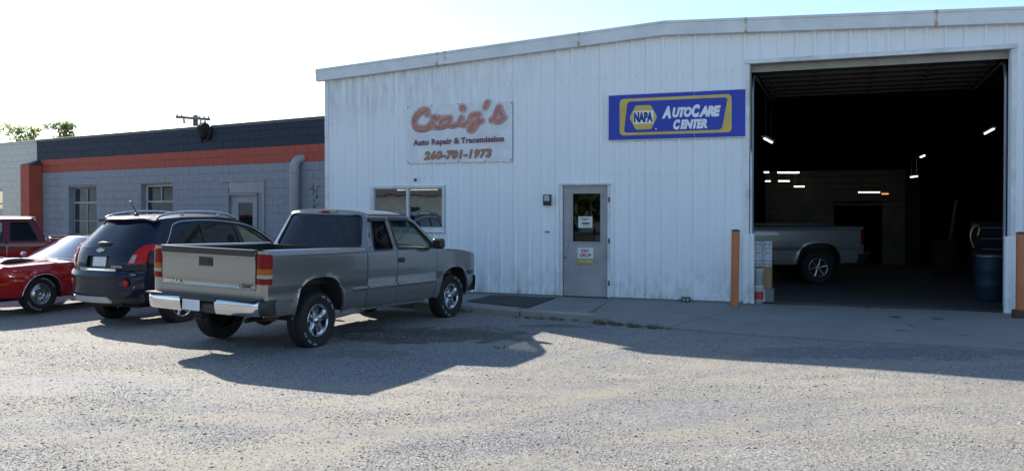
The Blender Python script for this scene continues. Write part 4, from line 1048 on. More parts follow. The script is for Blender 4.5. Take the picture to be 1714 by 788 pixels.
# ------------------------------------------------------------------ utility pole, trees
def utility_pole(p, h, az, label, arm=2.6, lean=0, grp=None, transformer=False, tilt=0, drop=.45):
    t = thing('utility_pole', label, 'pole', p, az, grp)
    MB().tube([(0, 0, -.3), (0, 0, h*.6), (0, 0, h)], [.16, .14, .11], 12).obj('pole', M['wood'], t)
    ca_ = MB().box((0, 0, 0), (arm, .10, .12), .01).obj('crossarm', M['wood'], t, (0, -.14, h-drop)); ca_.rotation_euler = (0, tilt, 0); q_ = math.tan(tilt)
    mb = MB()
    for sx_ in (-1, 1): MB().tube([(0, -.12, h-drop-.8), (sx_*arm*.27, -.16, h-drop-.05-sx_*q_*arm*.27)], .02, 5).obj('brace', M['steel'], t)
    for x in (-.47, -.33, .2, .34, .47):
        mb = MB(); mb.lathe([(.0005, 0), (.03, 0), (.045, .03), (.03, .05), (.035, .07), (.0005, .09)], 10, c=(x*arm, -.14, h-drop+.06-q_*x*arm)); mb.obj('insulator', M['lamp_glass'], t)
    for x in (-.25, .25, .38): MB().tube([(x*arm, -.16, h-drop-.07-q_*x*arm), (x*arm, -.16, h-drop-.25-q_*x*arm)], .045, 8).obj('cutout', M['steel'], t)
    if transformer: MB().lathe([(.0005, 0), (.24, 0), (.25, .05), (.25, .75), (.20, .85), (.0005, .88)], 18, c=(.1, .42, h-2.2)).obj('transformer', M['steel'], t)
    return t
up = Vector(((328-857)/1450*38, 38, 0)); utility_pole(up, 5.98, R(-38), 'wooden utility pole with crossarm rising behind the navy parapet', tilt=R(6), drop=.14)
def leaf_cloud(mb_pts, n, spread, size, seed):
    r = np.random.default_rng(seed); V = []; C = []
    for (c, rad) in mb_pts:
        k = int(n*rad**2)
        d = r.normal(size=(k, 3)); d /= np.linalg.norm(d, axis=1)[:, None]; rr = rad*(r.random(k)**.45)[:, None]
        p = np.array(c)+d*rr*np.array([1, 1, .85])
        u = r.normal(size=(k, 3)); u /= np.linalg.norm(u, axis=1)[:, None]; w_ = np.cross(u, r.normal(size=(k, 3))); w_ /= np.linalg.norm(w_, axis=1)[:, None]
        s = size*(.6+.8*r.random((k, 1)))
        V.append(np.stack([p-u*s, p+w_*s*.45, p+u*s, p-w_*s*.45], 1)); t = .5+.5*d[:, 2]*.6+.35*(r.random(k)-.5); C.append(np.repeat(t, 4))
    return np.concatenate(V).reshape(-1, 3), np.concatenate(C)
def leaves_obj(name, V, C, parent, m='leaf'):
    n = len(V)//4; me = bpy.data.meshes.new(name); me.from_pydata(V.tolist(), [], np.arange(n*4).reshape(n, 4).tolist())
    at = me.color_attributes.new('tint', 'FLOAT_COLOR', 'POINT'); c = np.ones((len(V), 4)); c[:, :3] = np.clip(C, 0, 1)[:, None]; at.data.foreach_set('color', c.ravel())
    me.materials.append(M[m]); o = bpy.data.objects.new(name, me); COL.objects.link(o)
    if parent: o.parent = parent
    return o
def tree(p, h, label, crown_r, seed, grp, n=420, size=.11, upright=False):
    r = random.Random(seed); t = thing('tree', label, 'tree', p, 0, grp); mb = MB(); mb.tube([(0, 0, -.2), (.06, 0, h*.35), (-.03, .05, h*.7), (0, 0, h*.93)], [h*.025, h*.02, h*.012, .02], 8); cl = []
    for k in range(16):
        a = r.uniform(0, 2*PI); z0 = h*r.uniform(.32, .75); L = crown_r*r.uniform(.5, 1.05)*(1-.35*(z0/h)); z1 = min(h*.97, z0+h*r.uniform(.10, .3)+(upright and .12*h))
        if upright: L *= .65
        e = (L*math.cos(a), L*math.sin(a), z1); mb.tube([(0, 0, z0), (e[0]*.5, e[1]*.5, (z0+z1)/2+.1), e], [h*.009, h*.006, .012], 6)
        cl.append((e, crown_r*r.uniform(.22, .4))); cl.append(((e[0]*.55, e[1]*.55, (z0+z1)/2+.2), crown_r*r.uniform(.2, .36)))
    cl.append(((0, 0, h*.95), crown_r*.24)); mb.obj('trunk', M['bark'], t)
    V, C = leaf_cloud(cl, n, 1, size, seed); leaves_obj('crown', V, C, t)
    return t
tg = 'trees beyond the cream building'
tree(Vector(((54-857)/1450*48, 48, 0)), 6.35, 'round green tree top showing above the cream block wall', 1.55, 3, tg)
tree(Vector(((103-857)/1450*46, 46, 0)), 6.45, 'narrow upright green tree top showing above the navy wall', 1.1, 5, tg, upright=True)
tree(Vector(((16-857)/1450*52, 52, 0)), 5.75, 'low green tree top showing at the far left edge over the cream wall', 1.5, 9, tg)
tree(Vector(((78-857)/1450*55, 55, 0)), 6.2, 'small low tree top between the round tree and the upright tree', 1.0, 12, tg)
tree(Vector(((126-857)/1450*50, 50, 0)), 5.95, 'thin twiggy tree top just right of the upright tree', .8, 15, tg, n=200)

# ------------------------------------------------------------------ weeds at the slab edge
def weeds():
    r = np.random.default_rng(5); V = []; C = []
    spots = []
    for k in range(46): t = r.random()**1.5; spots.append((7.0+1.3*t, 2.83+.36*t+r.normal()*.06, .018+.06*r.random()**2))
    spots += [(s_-.1*q, 5.75+.07*q, .03) for s_, q in ((6.55, 0), (6.55, 1))]
    for k in range(34): spots.append((3.9+1.5*r.random(), 2.10+.1*r.random(), .05))
    for k in range(16): spots.append((5.4+1.6*r.random(), 2.62+.08*r.random(), .035))
    for k in range(10): spots.append((9+6*r.random(), .03, .04))
    for (s, d, h) in spots:
        p = wp(s, d); z = float(gz(p.x, p.y)); z = z if d > 1 else SLAB
        for b in range(14):
            a = r.random()*2*PI; l = h*(.5+1.3*r.random()); q = np.array([p.x+r.normal()*.025, p.y+r.normal()*.025, z]); e = q+np.array([math.cos(a)*l*.6, math.sin(a)*l*.6, l]); w_ = np.array([-math.sin(a), math.cos(a), 0])*.0045
            V += [q-w_, q+w_, (q+e)/2+w_+[0, 0, .01], e]; C += [r.random()]*4
    stuff(tag(leaves_obj('weeds', np.array(V), np.array(C), None, 'weed'), 'low dry weeds growing along the broken concrete edge', 'weeds'))
weeds()

# ------------------------------------------------------------------ vehicles
def wheel(parent, loc, Rt, W, Rr, style, side, rim_m, name='wheel', steer=0):
    """axis along y, outer face at -y for side=-1"""
    sg = side; seg = 60; h = W/2
    prof = [(Rr*.98, -h*.72), (Rr*1.04, -h*.80), (Rt*.80, -h*1.0), (Rt*.90, -h*.99), (Rt*.955, -h*.90), (Rt*.985, -h*.78), (Rt, -h*.6), (Rt, -h*.36), (Rt*.975, -h*.34), (Rt*.975, -h*.26), (Rt, -h*.24), (Rt, h*.24), (Rt*.975, h*.26), (Rt*.975, h*.34), (Rt, h*.36), (Rt, h*.6), (Rt*.985, h*.78), (Rt*.955, h*.90), (Rt*.90, h*.99), (Rt*.80, h), (Rr*1.04, h*.80), (Rr*.98, h*.72)]
    mb = MB(); mb.lathe(prof, seg, axis=1, wob=lambda k, j: (1-.014*((k % 2) == (j % 2)) if j in (4, 5, 6, 7, 14, 15, 16, 17) else 1), smooth=False)
    t = mb.obj('tyre', M['rubber'], parent, loc); t.rotation_euler = (0, 0, (0 if sg < 0 else PI)+steer)
    mb = MB(); f = -h*.62    # rim face plane
    mb.lathe([(Rr*1.02, -h*.84), (Rr*1.0, -h*.88), (Rr*.95, -h*.84), (Rr*.92, -h*.6), (Rr*.90, -h*.1), (Rr*.88, h*.5)], 40, axis=1, mi=mb.m(rim_m))
    if style == 'five':
        mb.lathe([(.0005, -h*.15), (Rr*.9, -h*.15)], 30, axis=1, mi=mb.m(M['under']))
        for k in range(5):
            a = 2*PI*k/5+.3; ca, sa = math.cos(a), math.sin(a)
            def q(r, t_, y): return (r*ca-t_*sa, y, r*sa+t_*ca)
            P = []
            for (r, wd, y) in ((Rr*.22, .30, f), (Rr*.45, .235, f-.012), (Rr*.7, .25, f-.006), (Rr*.86, .40, f-.01), (Rr*.95, .56, f-.02)):
                P.append([q(r, -wd*Rr, y+.05), q(r, -wd*Rr*.86, y+.006), q(r, -wd*Rr*.4, y-.006), q(r, wd*Rr*.4, y-.006), q(r, wd*Rr*.86, y+.006), q(r, wd*Rr, y+.05)])
            mb.grid(P, True, mi=mb.m(rim_m))
        mb.lathe([(.0005, f-.035), (Rr*.22, f-.032), (Rr*.27, f-.015), (Rr*.36, f+.01), (Rr*.38, f+.05)], 24, axis=1, mi=mb.m(rim_m))
        for k in range(6):
            a = 2*PI*k/6; mb.lathe([(.0005, f-.02), (.012, f-.018), (.013, f+.02)], 8, axis=1, c=(Rr*.31*math.cos(a), 0, Rr*.31*math.sin(a)), mi=mb.m(rim_m))
    elif style == 'six':
        mb.lathe([(.0005, -h*.15), (Rr*.9, -h*.15)], 30, axis=1, mi=mb.m(M['under']))
        for k in range(6):
            a = 2*PI*k/6+.2; ca, sa = math.cos(a), math.sin(a); P = []
            for (r, wd, y) in ((Rr*.15, .16, f), (Rr*.5, .11, f-.01), (Rr*.95, .16, f-.015)):
                P.append([(r*ca-t_*Rr*wd*sa, y+dy, r*sa+t_*Rr*wd*ca) for t_, dy in ((-1, .04), (-.8, 0), (.8, 0), (1, .04))])
            mb.grid(P, True, mi=mb.m(rim_m))
        mb.lathe([(.0005, f-.02), (Rr*.2, f-.015), (Rr*.24, f+.03)], 20, axis=1, mi=mb.m(rim_m))
    else:   # rally: stamped disc with a ring of slots and bright trim ring
        mb.lathe([(.0005, -h*.35), (Rr*.30, -h*.35), (Rr*.34, -h*.55), (Rr*.50, -h*.75), (Rr*.62, -h*.72), (Rr*.72, -h*.45), (Rr*.92, -h*.42)], 40, axis=1, mi=mb.m(rim_m))
        mb.lathe([(.0005, -h*.95), (Rr*.12, -h*.93), (Rr*.16, -h*.7), (Rr*.2, -h*.5)], 20, axis=1, mi=mb.m(rim_m))
        for k in range(5):
            a = 2*PI*k/5; mb.lathe([(.0005, -h*.77), (Rr*.10, -h*.765), (Rr*.105, -h*.7)], 10, axis=1, c=(Rr*.56*math.cos(a), 0, Rr*.56*math.sin(a)), mi=mb.m(M['under']))
    mb.obj('rim', None, t)
    if style in ('five', 'rally'):      # outlined white sidewall lettering reads as short raised bars
        mb = MB(); yy = -h*1.0
        for a0, n in ((R(60), 9), (R(240), 9)):
            for k in range(n):
                a = a0+R(7.5)*(k-n/2)
                if style == 'rally' or k % 3 != 2:
                    r0, r1 = Rt*.80, Rt*.875; da = R(2.2)
                    mb.add([(r0*math.cos(a-da), yy-.0015, r0*math.sin(a-da)), (r0*math.cos(a+da), yy-.0015, r0*math.sin(a+da)), (r1*math.cos(a+da*.9), yy-.0005, r1*math.sin(a+da*.9)), (r1*math.cos(a-da*.9), yy-.0005, r1*math.sin(a-da*.9))], [(0, 1, 2, 3)])
        if mb.f: stuff(mb.obj('sidewall_letters', M['white_paint'], t))
    return t
def arch(cx, r, z0, ztop, n=14, flat=1.0):
    """wheel arch from right to left as seen with x increasing (list goes from +x to -x)"""
    out = []
    for i in range(n+1):
        a = PI*i/n; c, s_ = math.cos(a), math.sin(a); e = 2/flat
        out.append((cx+r*math.copysign(abs(c)**(1/ flat), c), z0+(ztop-z0)*abs(s_)**(1/flat)))
    return out
def heading(obj, x, y, deg, z=None):
    obj.location = (x, y, float(gz(x, y)) if z is None else z); obj.rotation_euler[2] = R(90-deg)
def well(parent, x, y0, y1, r, zt, z0=.28):
    mb = MB(); P = []
    for y in (y0, y1): P.append([(x+r*math.cos(a), y, z0+max(0, (zt-z0))*math.sin(a)) for a in np.linspace(0, PI, 15)])
    mb.grid(P, True); mb.add([P[0][i] for i in range(15)], [list(range(15))]); mb.obj('wheel_well', M['under'], parent)

def pickup(name, label, P_, wheel_style='five', bed=1.06, cabx=1.10, detail=True, tail='old'):
    t = thing(name, label, 'pickup truck'); wb = 3.645; dx = cabx-1.10
    zs = [.40, .46, .52, .60, .70, .79, .82, .85, 1.0, 1.15, 1.24, 1.27, 1.30, 1.34]
    ys = [.90, .935, .955, .972, .982, .984, .968, .982, .990, .986, .978, .968, .955, .925]
    ARCH = (0, wb)
    def Sy(x, z):
        y = float(np.interp(z, zs, ys))
        x_ = x-dx if x > 1 else x
        if x_ > 3.9: y -= .085*((x_-3.9)/.75)**2.5
        if x < -.98: y -= .02*((-.98-x)/.1)**2
        for a in (0, wb+dx):
            d = math.hypot(x-a, (z-.42))
            y += .022*math.exp(-((d-.53)/.05)**2)*(z < 1.1)
        return y
    def Gy(x, z): return .950-.41*(z-1.27)-.10*max(0, z-1.74)**1.2
    def fn(s):
        return lambda x, z: (x, s*Sy(x, z), z)
    def gfn(s, inset=0): return lambda x, z: (x, s*(Gy(x, z)-inset), z)
    body = None; wbx = wb+dx; rail = 1.335
    for s in (-1, 1):
        o_ = (0, s, 0)
        A = arch(0, .515, .42, .965, 16, 1.4)
        out = [(-1.065, .50), (-1.065, rail), (bed, rail), (bed, .47)]+[(x, z) for x, z in [(.53, .46)]+A+[(-.53, .50)]]
        # right = toward +x: go clockwise then the arch from +x to -x
        tlc = [(-1.065, .93), (-.985, .93), (-.985, 1.29), (-1.065, 1.29)]
        poly = [(-1.065, .50), (-1.065, .92), (-.98, .92), (-.98, 1.295), (-1.065, 1.295), (-1.065, rail), (bed, rail), (bed, .47), (.53, .46)]+A+[(-.53, .50)]
        mb = MB(); mb.panel(poly, fn(s), step=.075, out=o_, thick=.03)
        # rolled top rail
        mb.grid([[(x, s*(Sy(x, rail)), rail), (x, s*(.91), rail+.012), (x, s*.87, rail+.012), (x, s*.80, rail), (x, s*.80, rail-.05)] for x in np.linspace(-1.06, bed, 20)], True)
        mb.obj('bed_side', P_, t)
        for xa, xb in ((-1.06, -.53), (.54, bed)): MB().panel(rect(xa, .817, xb, .824), lambda x, z: (x, s*(Sy(x, z)+.002), z), step=.2, out=o_, thick=.003).obj('body_seam', M['black'], t)
        MB().panel(rect(-.96, 1.268, bed, 1.274), lambda x, z: (x, s*(Sy(x, z)+.002), z), step=.2, out=o_, thick=.003).obj('body_seam', M['black'], t)
        # cab lower: rear panel and door
        mb = MB(); mb.panel(rpoly([(bed+.02, .455), (bed+.02, 1.272), (1.850+dx, 1.272), (1.850+dx, .455)], .012), fn(s), step=.08, out=o_, thick=.03); rd = mb.obj('cab_side', P_, t)
        mb = MB(); mb.panel(rpoly([(1.866+dx, .455), (1.866+dx, 1.272), (3.05+dx, 1.272), (3.05+dx, .64), (2.98+dx, .455)], .012), fn(s), step=.08, out=o_, thick=.03); fd = mb.obj('front_door', P_, t)
        A2 = arch(wbx, .49, .42, .95, 16, 1.35)
        top = [(3.06+dx, 1.272), (3.3+dx, 1.262), (3.8+dx, 1.235), (4.2+dx, 1.20), (4.42+dx, 1.15)]
        mb = MB(); mb.panel([(3.0+dx, .46), (3.06+dx, .64)]+top+[(4.46+dx, .72), (4.30+dx, .55), (wbx+.505, .47)]+A2+[(wbx-.505, .455)], fn(s), step=.075, out=o_, thick=.03); mb.obj('fender', P_, t)
        # upper cab side with window openings
        w1 = rpoly([(1.29+dx, 1.295), (1.80+dx, 1.295), (1.80+dx, 1.748), (1.45+dx, 1.748)], .05)
        w2 = rpoly([(1.93+dx, 1.295), (3.07+dx, 1.295), (2.62+dx, 1.685), (2.44+dx, 1.755), (1.93+dx, 1.755)], .045)
        poly = [(1.165+dx, 1.276), (1.39+dx, 1.825), (1.75+dx, 1.835), (2.35+dx, 1.832), (2.56+dx, 1.79), (2.80+dx, 1.63), (3.27+dx, 1.276)]
        mb = MB(); mb.panel(poly, gfn(s), holes=[w1, w2], step=.07, out=o_, thick=.035); cs = mb.obj('cab_pillars', P_, t)
        mb = MB(); mb.panel(w1, gfn(s, .012), step=.2, out=o_, thick=.004); mb.obj('side_window', M['privacy2'], t)
        mb = MB(); mb.panel(w2, gfn(s, .012), step=.2, out=o_, thick=.004); mb.obj('side_window', M['carglass'], t)
        for wv in (w1, w2):      # black rubber surround
            mb = MB(); L = [gfn(s, -.004)(x, z) for x, z in wv]; mb.tube(L+[L[0]], .011, 5); mb.obj('window_seal', M['black'], t)
        mb = MB(); mb.panel(rpoly([(1.80+dx, 1.29), (1.93+dx, 1.29), (1.93+dx, 1.75), (1.80+dx, 1.75)], .0), gfn(s, -.003), step=.1, out=o_, thick=.01)
        if detail: # vent visor
            mb = MB(); mb.grid([[(x, s*(Gy(x, z)+(.004+.03*(1-k/3))), z) for x in np.linspace(1.38+dx, 1.84+dx, 8)] for k, z in enumerate(np.linspace(1.725, 1.775, 4))], True); mb.obj('vent_visor', M['black'], t)
            mb = MB(); mb.grid([[(x, s*(Gy(x, z)+(.004+.022*(1-k/3))), z) for x in np.linspace(1.93+dx, 2.48+dx, 8)] for k, z in enumerate(np.linspace(1.735, 1.78, 4))], True); mb.obj('vent_visor', M['black'], t)
        # mouldings
        for (a, b) in ((.70, bed-.01), (bed+.05, 1.84+dx), (1.88+dx, 3.0+dx)):
            P = []
            for x in np.linspace(a, b, 8): P.append([(x, s*(Sy(x, z)+dy), z) for z, dy in ((.715, .0), (.722, .016), (.745, .02), (.768, .016), (.775, .0))])
            mb = MB(); mb.grid(P, True); mb.add(P[0], [list(range(5))]); mb.add(P[-1], [list(range(5))]); mb.obj('side_moulding', P_, t)
        mb = MB(); mb.box((1.96+dx, s*(Sy(2, 1.13)+.008), 1.125), (.16, .02, .075), .012); mb.box((1.96+dx, s*(Sy(2, 1.13)+.022), 1.135), (.13, .016, .03), .006); mb.obj('door_handle', M['black'], fd)
        # tail lamp
        if tail == 'old':
            tl = MB().box((-1.02, s*.893, 1.112), (.085, .13, .365), .004).obj('tail_lamp', M['black'], t)
            for nm, z, h, m in (('red_lens', 1.200, .178, 'lens_red'), ('amber_lens', 1.072, .074, 'lens_amber'), ('clear_lens', 1.012, .044, 'lens_clear'), ('red_lens', .951, .074, 'lens_red')):
                P = []
                for zz_ in (z-h/2, z+h/2): P.append([(x, s*y, zz_) for x, y in ((-1.084, .826), (-1.094, .85), (-1.092, .93), (-1.08, .965), (-1.05, .990), (-.99, .998))])
                mb = MB(); mb.grid(P, True); mb.add([P[0][i] for i in range(6)], [list(range(6))]); mb.add([P[1][i] for i in range(6)], [list(range(6))]); mb.obj(nm, M[m], tl)
        else:
            P = []
            for zz_, k in ((.95, .5), (1.0, 1), (1.15, 1), (1.24, .8), (1.27, .4)): P.append([(-1.07-.03*k, s*.84, zz_), (-1.08-.03*k, s*.90, zz_), (-1.05, s*(.975), zz_), (-.98, s*(.985+.012*k), zz_)])
            mb = MB(); mb.grid(P, True); mb.obj('tail_lamp', M['lens_red'], t)
        for za, zb_ in ((.70, .915), (1.296, 1.335)):
            MB().grid([[(x, s*y, z_) for x, y in ((-1.072, .808), (-1.080, .85), (-1.078, .93), (-1.068, .965), (-1.05, .982))] for z_ in (za, (za+zb_)/2, zb_)], True).obj('corner_post', P_, t)
        well(t, 0, s*.62, s*.965, .54, 1.01, .46); well(t, wbx, s*.60, s*.945, .51, .99, .46)
        # bed inner wall
        mb = MB(); mb.box((bed/2-.53, s*.785, 1.09), (bed+1.0, .02, .46)); mb.obj('bed_liner', M['black'], t)
        # mirror
        mr = MB().box((2.90+dx, s*1.10, 1.37), (.13, .20, .17), .035).obj('door_mirror', M['black'], t)
        mb = MB(); mb.box((2.83+dx, s*1.10, 1.372), (.012, .13, .10), .004); mb.obj('mirror_glass', M['under'], mr)
        mb = MB(); mb.tube([(2.92+dx, s*.93, 1.33), (2.92+dx, s*1.04, 1.35)], .03, 6); mb.obj('mirror_arm', M['black'], mr)
        # headlamp
        mb = MB(); mb.box((4.40+dx, s*.735, 1.0), (.14, .30, .17), .02); mb.obj('headlamp', M['lens_clear'], t)
        mb = MB(); mb.box((1.95+dx, s*.86, .43), (1.75, .10, .05), .01); mb.obj('rocker', P_, t)
    # bed floor & front wall, tailgate
    mb = MB(); mb.box(((bed-1.04)/2, 0, .86), (bed+1.02, 1.55, .03)); mb.box((bed-.03, 0, 1.09), (.03, 1.6, .46)); mb.obj('bed_floor', M['black'], t)
    mb = MB(); mb.panel(rpoly([(-.805, .845), (.805, .845), (.805, 1.335), (-.805, 1.335)], .02), lambda y, z: (-1.085-.018*math.exp(-((z-1.28)/.05)**2)-.008*math.cos(y*1.6)+.01*math.exp(-((z-.88)/.03)**2), y, z), step=.05, thick=.05, out=(-1, 0, 0)); tg_ = mb.obj('tailgate', P_, t)
    mb = MB(); mb.box((-1.075, 0, 1.333), (.075, 1.60, .025), .006); mb.box((-1.110, 0, 1.298), (.010, 1.58, .075), .003); mb.obj('tailgate_cap', M['black'], tg_)
    mb = MB(); mb.box((-1.055, 0, 1.10), (.02, 1.58, .42)); mb.obj('tailgate_inner', M['black'], tg_)
    if tail == 'old':
        mb = MB(); mb.box((-1.100, .02, 1.165), (.014, .235, .115), .006); mb.obj('handle_bezel', M['black'], tg_); mb = MB(); mb.box((-1.110, .02, 1.175), (.016, .17, .05), .006); mb.obj('handle', M['black'], tg_)
        text('lettering', 'SIERRA', .07, M['chrome'], tg_, (-1.104, .60, .925), (R(90), 0, R(-90)), bold=.002, width=.30, height=.045)
        text('lettering', 'GMC', .07, M['badge_red'], tg_, (-1.106, -.66, .925), (R(90), 0, R(-90)), bold=.001, width=.20, height=.048)
    # valance under the tailgate, bumper with step and plate
    mb = MB(); mb.panel([(-.96, .70), (.96, .70), (.96, .838), (-.96, .838)], lambda y, z: (-1.075+.06*max(0, abs(y)-.85)/.1, y, z), step=.12, thick=.03, out=(-1, 0, 0)); mb.obj('rear_valance', P_, t)
    def bump_pt(u, v):    # u across -1..1, v around section
        y = u*.985; ca = 1.0+max(0, abs(u)-.86)*1.2
        x = -1.255+.05*u*u+max(0, abs(u)-.90)**1.5*4.0
        return x, y
    prof = [(.03, .715), (.0, .70), (-.012, .66), (-.006, .60), (.008, .545), (.03, .52)]
    for s in (-1, 1):
        P = []
        for u in list(np.linspace(.30, .9, 8))+list(np.linspace(.92, 1.0, 6)):
            x, y = bump_pt(u, 0); P.append([(x+a, s*y*(1-.0*a), z) for a, z in prof])
        e = P[-1]; mb = MB(); mb.grid(P, True); mb.obj('bumper_bar', M['chrome'], t)
        mb = MB(); mb.grid([[(p[0]-.004, p[1]*1.003, p[2]) for p in P[-4]], [(p[0]-.006, p[1]*1.004, p[2]) for p in P[-2]], [(p[0]-.004, p[1]*1.006, p[2]) for p in e], [(p[0]+.17, s*.99, p[2]) for p in e]], True); mb.obj('bumper_end_cap', M['black'], t)
    P = []
    for u in np.linspace(-.30, .30, 7): P.append([(-1.235+a*1.0, .985*u, z) for a, z in [(.03, .66), (.0, .65), (-.005, .56), (.02, .52)]])
    mb = MB(); mb.grid(P, True); mb.box((-1.15, 0, .722), (.20, 1.88, .022), .006); mb.box((-1.245, .0, .695), (.05, .62, .05), .012); mb.box((-1.13, 0, .60), (.14, 1.5, .12)); mb.obj('bumper_step', M['black'], t)
    mb = MB(); mb.box((-1.262, .10, .62), (.010, .30, .16), .004); mb.obj('number_plate', M['plate'], t)
    mb = MB(); mb.box((-1.17, 0, .47), (.14, .09, .09), .01); mb.tube([(-1.24, 0, .47), (-1.20, 0, .47)], .03, 8); mb.tube([(-1.05, -.62, .44), (-.3, -.60, .46)], .032, 8)
    mb.tube([(0, -.75, .37), (0, .75, .37)], .05, 8); mb.lathe([(.0005, -.13), (.12, -.1), (.15, 0), (.12, .1), (.0005, .13)], 12, axis=0, c=(0, 0, .37))
    mb.box((1.6+dx/2, -.42, .52), (5.0, .09, .12)); mb.box((1.6+dx/2, .42, .52), (5.0, .09, .12)); mb.box((2.3+dx, 0, .42), (2.6, 1.0, .05)); mb.box((2.2+dx, 0, .50), (2.2, 1.7, .08)); mb.lathe([(.0005, -.10), (.33, -.10), (.35, 0), (.33, .10), (.0005, .10)], 24, axis=2, c=(-.62, .1, .58)); mb.obj('chassis', M['under'], t)
    mb = MB(); mb.lathe([(.0005, -.10), (.09, -.12), (.12, -.1), (.12, .1), (.0005, .10)], 12, axis=1, c=(-.55, -.55, .50)); mb.obj('hanging_muffler', M['rust'], t)
    # cab back wall + rear window
    def bx(z): return np.interp(z, [.5, 1.25, 1.31, 1.825, 1.875], [1.10, 1.10, 1.12, 1.325, 1.40])+dx
    def bfn(i=0):
        return lambda y, z: (bx(z)+i+.075*(abs(y)/max(.4, Gy(1, max(1.28, z))))**6, y, z)
    hw = lambda z: Gy(1, z)-.004
    outl = [(-.945, .80), (.945, .80), (hw(1.28), 1.28), (hw(1.5), 1.5), (hw(1.7), 1.7), (hw(1.83), 1.83), (.45, 1.868), (0, 1.88), (-.45, 1.868), (-hw(1.83), 1.83), (-hw(1.7), 1.7), (-hw(1.5), 1.5), (-hw(1.28), 1.28)]
    rw = rpoly([(-.80, 1.315), (.80, 1.315), (.665, 1.805), (-.665, 1.805)], .07)
    mb = MB(); mb.panel(outl, bfn(), holes=[rw], step=.07, thick=.04, out=(-1, 0, 0)); mb.obj('cab_back', P_, t)
    mb = MB(); mb.panel(rw, bfn(.014), step=.15, thick=.004, out=(-1, 0, 0)); mb.obj('rear_window', M['privacy'], t)
    mb = MB(); L = [bfn(-.003)(y, z) for y, z in rw]; mb.tube(L+[L[0]], .010, 5); mb.obj('window_seal', M['black'], t)
    bl_ = MB().box((1.355+dx-.012, 0, 1.846), (.035, .36, .035), .008).obj('high_brake_lamp', M['lens_clear'], t); MB().box((1.355+dx-.034, 0, 1.846), (.01, .15, .032), .003).obj('red_lens', M['lens_red'], bl_)
    # roof, windshield, hood, front
    def rf(x, y):
        wd = .735; e = min(1, abs(y)/wd); xx = x-dx
        zb = np.interp(xx, [1.36, 1.45, 1.8, 2.3, 2.62], [1.832, 1.838, 1.842, 1.837, 1.787]); return (x, y, zb+.05*(1-e**4)-.012*e**8)
    fy = [.735*math.sin(a) for a in np.linspace(-PI/2, PI/2, 9)]
    outl = [(1.375+dx+.045*(abs(y)/.735)**6, y) for y in np.linspace(-.735, .735, 9)]+[(2.60+dx-.10*(y/.735)**2, y) for y in np.linspace(.735, -.735, 9)]
    mb = MB(); mb.panel(outl, rf, step=.08, thick=.03, out=(0, 0, 1)); mb.obj('roof', P_, t)
    def ws(i=0):
        def g(a, b):   # a across -1..1, b up 0..1
            wb_, wt = .90, .735; w_ = wb_+(wt-wb_)*b; return (3.32+dx-(.70)*b-(.16-.06*b)*a*a+i, a*w_, 1.255+.545*b+.035*(b)*(1-a*a))
        return g
    fr = rpoly([(-1, 0), (1, 0), (1, 1), (-1, 1)], 0); wh_ = rpoly([(-.93, .06), (.93, .06), (.92, .95), (-.92, .95)], .08)
    mb = MB(); mb.panel(fr, ws(), holes=[wh_], step=.12, thick=.03, out=(1, 0, .5)); mb.obj('windshield_frame', P_, t)
    mb = MB(); mb.panel(wh_, ws(-.01), step=.2, thick=.004, out=(1, 0, .5)); mb.obj('windshield', M['carglass'], t)
    def hf(x, y):
        xx = x-dx; zt = np.interp(xx, [3.1, 3.3, 3.8, 4.2, 4.42], [1.270, 1.262, 1.235, 1.20, 1.15]); w_ = Sy(x, zt)-.0; e = min(1, abs(y)/w_); return (x, y, zt+.055*(1-e**3))
    ol = [(3.17+dx+.15*(1-(y/.9)**2), y) for y in np.linspace(-.93, .93, 9)]+[(4.44+dx, y) for y in np.linspace(.86, -.86, 5)]
    mb = MB(); mb.panel(ol, hf, step=.1, thick=.03, out=(0, 0, 1)); mb.obj('hood', P_, t)
    mb = MB(); mb.panel(rpoly([(-.88, .74), (.88, .74), (.86, 1.12), (-.86, 1.12)], .05), lambda y, z: (4.47+dx-.08*y*y-.1*max(0, z-1.05), y, z), step=.12, thick=.05, out=(1, 0, 0)); mb.obj('front_panel', P_, t)
    mb = MB(); mb.panel(rpoly([(-.48, .86), (.48, .86), (.48, 1.06), (-.48, 1.06)], .03), lambda y, z: (4.485+dx-.08*y*y, y, z), step=.2, thick=.02, out=(1, 0, 0)); mb.obj('grille', M['black'], t)
    P = [[(4.64+dx-.16*u*u-max(0, abs(u)-.9)*.5+a, u*.98, z) for a, z in ((-.05, .77), (0, .755), (.0, .60), (-.03, .50), (-.1, .46))] for u in np.linspace(-1, 1, 21)]
    mb = MB(); mb.grid(P, True); mb.obj('front_bumper', M['chrome'] if tail == 'old' else M['black'], t)
    # side wrap of the front bumper
    for s in (-1, 1):
        mb = MB(); mb.grid([[(4.50+dx-.0*k, s*.93, z), (4.12+dx, s*.965, z)] for k, z in enumerate((.76, .6, .5))], True); mb.obj('bumper_end', M['black'], t)
    # cabin
    mb = MB(); mb.box((2.2+dx, 0, .80), (2.1, 1.76, .06)); mb.box((3.12+dx, 0, 1.17), (.25, 1.6, .22), .04); mb.box((3.5+dx, 0, .95), (.9, 1.5, .4)); mb.obj('cabin_floor', M['cabin'], t)
    for y in (-.42, .42):
        mb = MB(); mb.box((2.15+dx, y, .98), (.5, .52, .2), .06); mb.box((1.92+dx, y, 1.28), (.16, .50, .56), .06, Matrix.Rotation(R(-10), 3, 'Y')); mb.box((1.87+dx, y, 1.60), (.10, .26, .16), .04); mb.obj('seat', M['seat'], t)
    mb = MB(); mb.box((1.40+dx, 0, 1.12), (.2, 1.5, .5), .05); mb.obj('rear_seat', M['seat'], t)
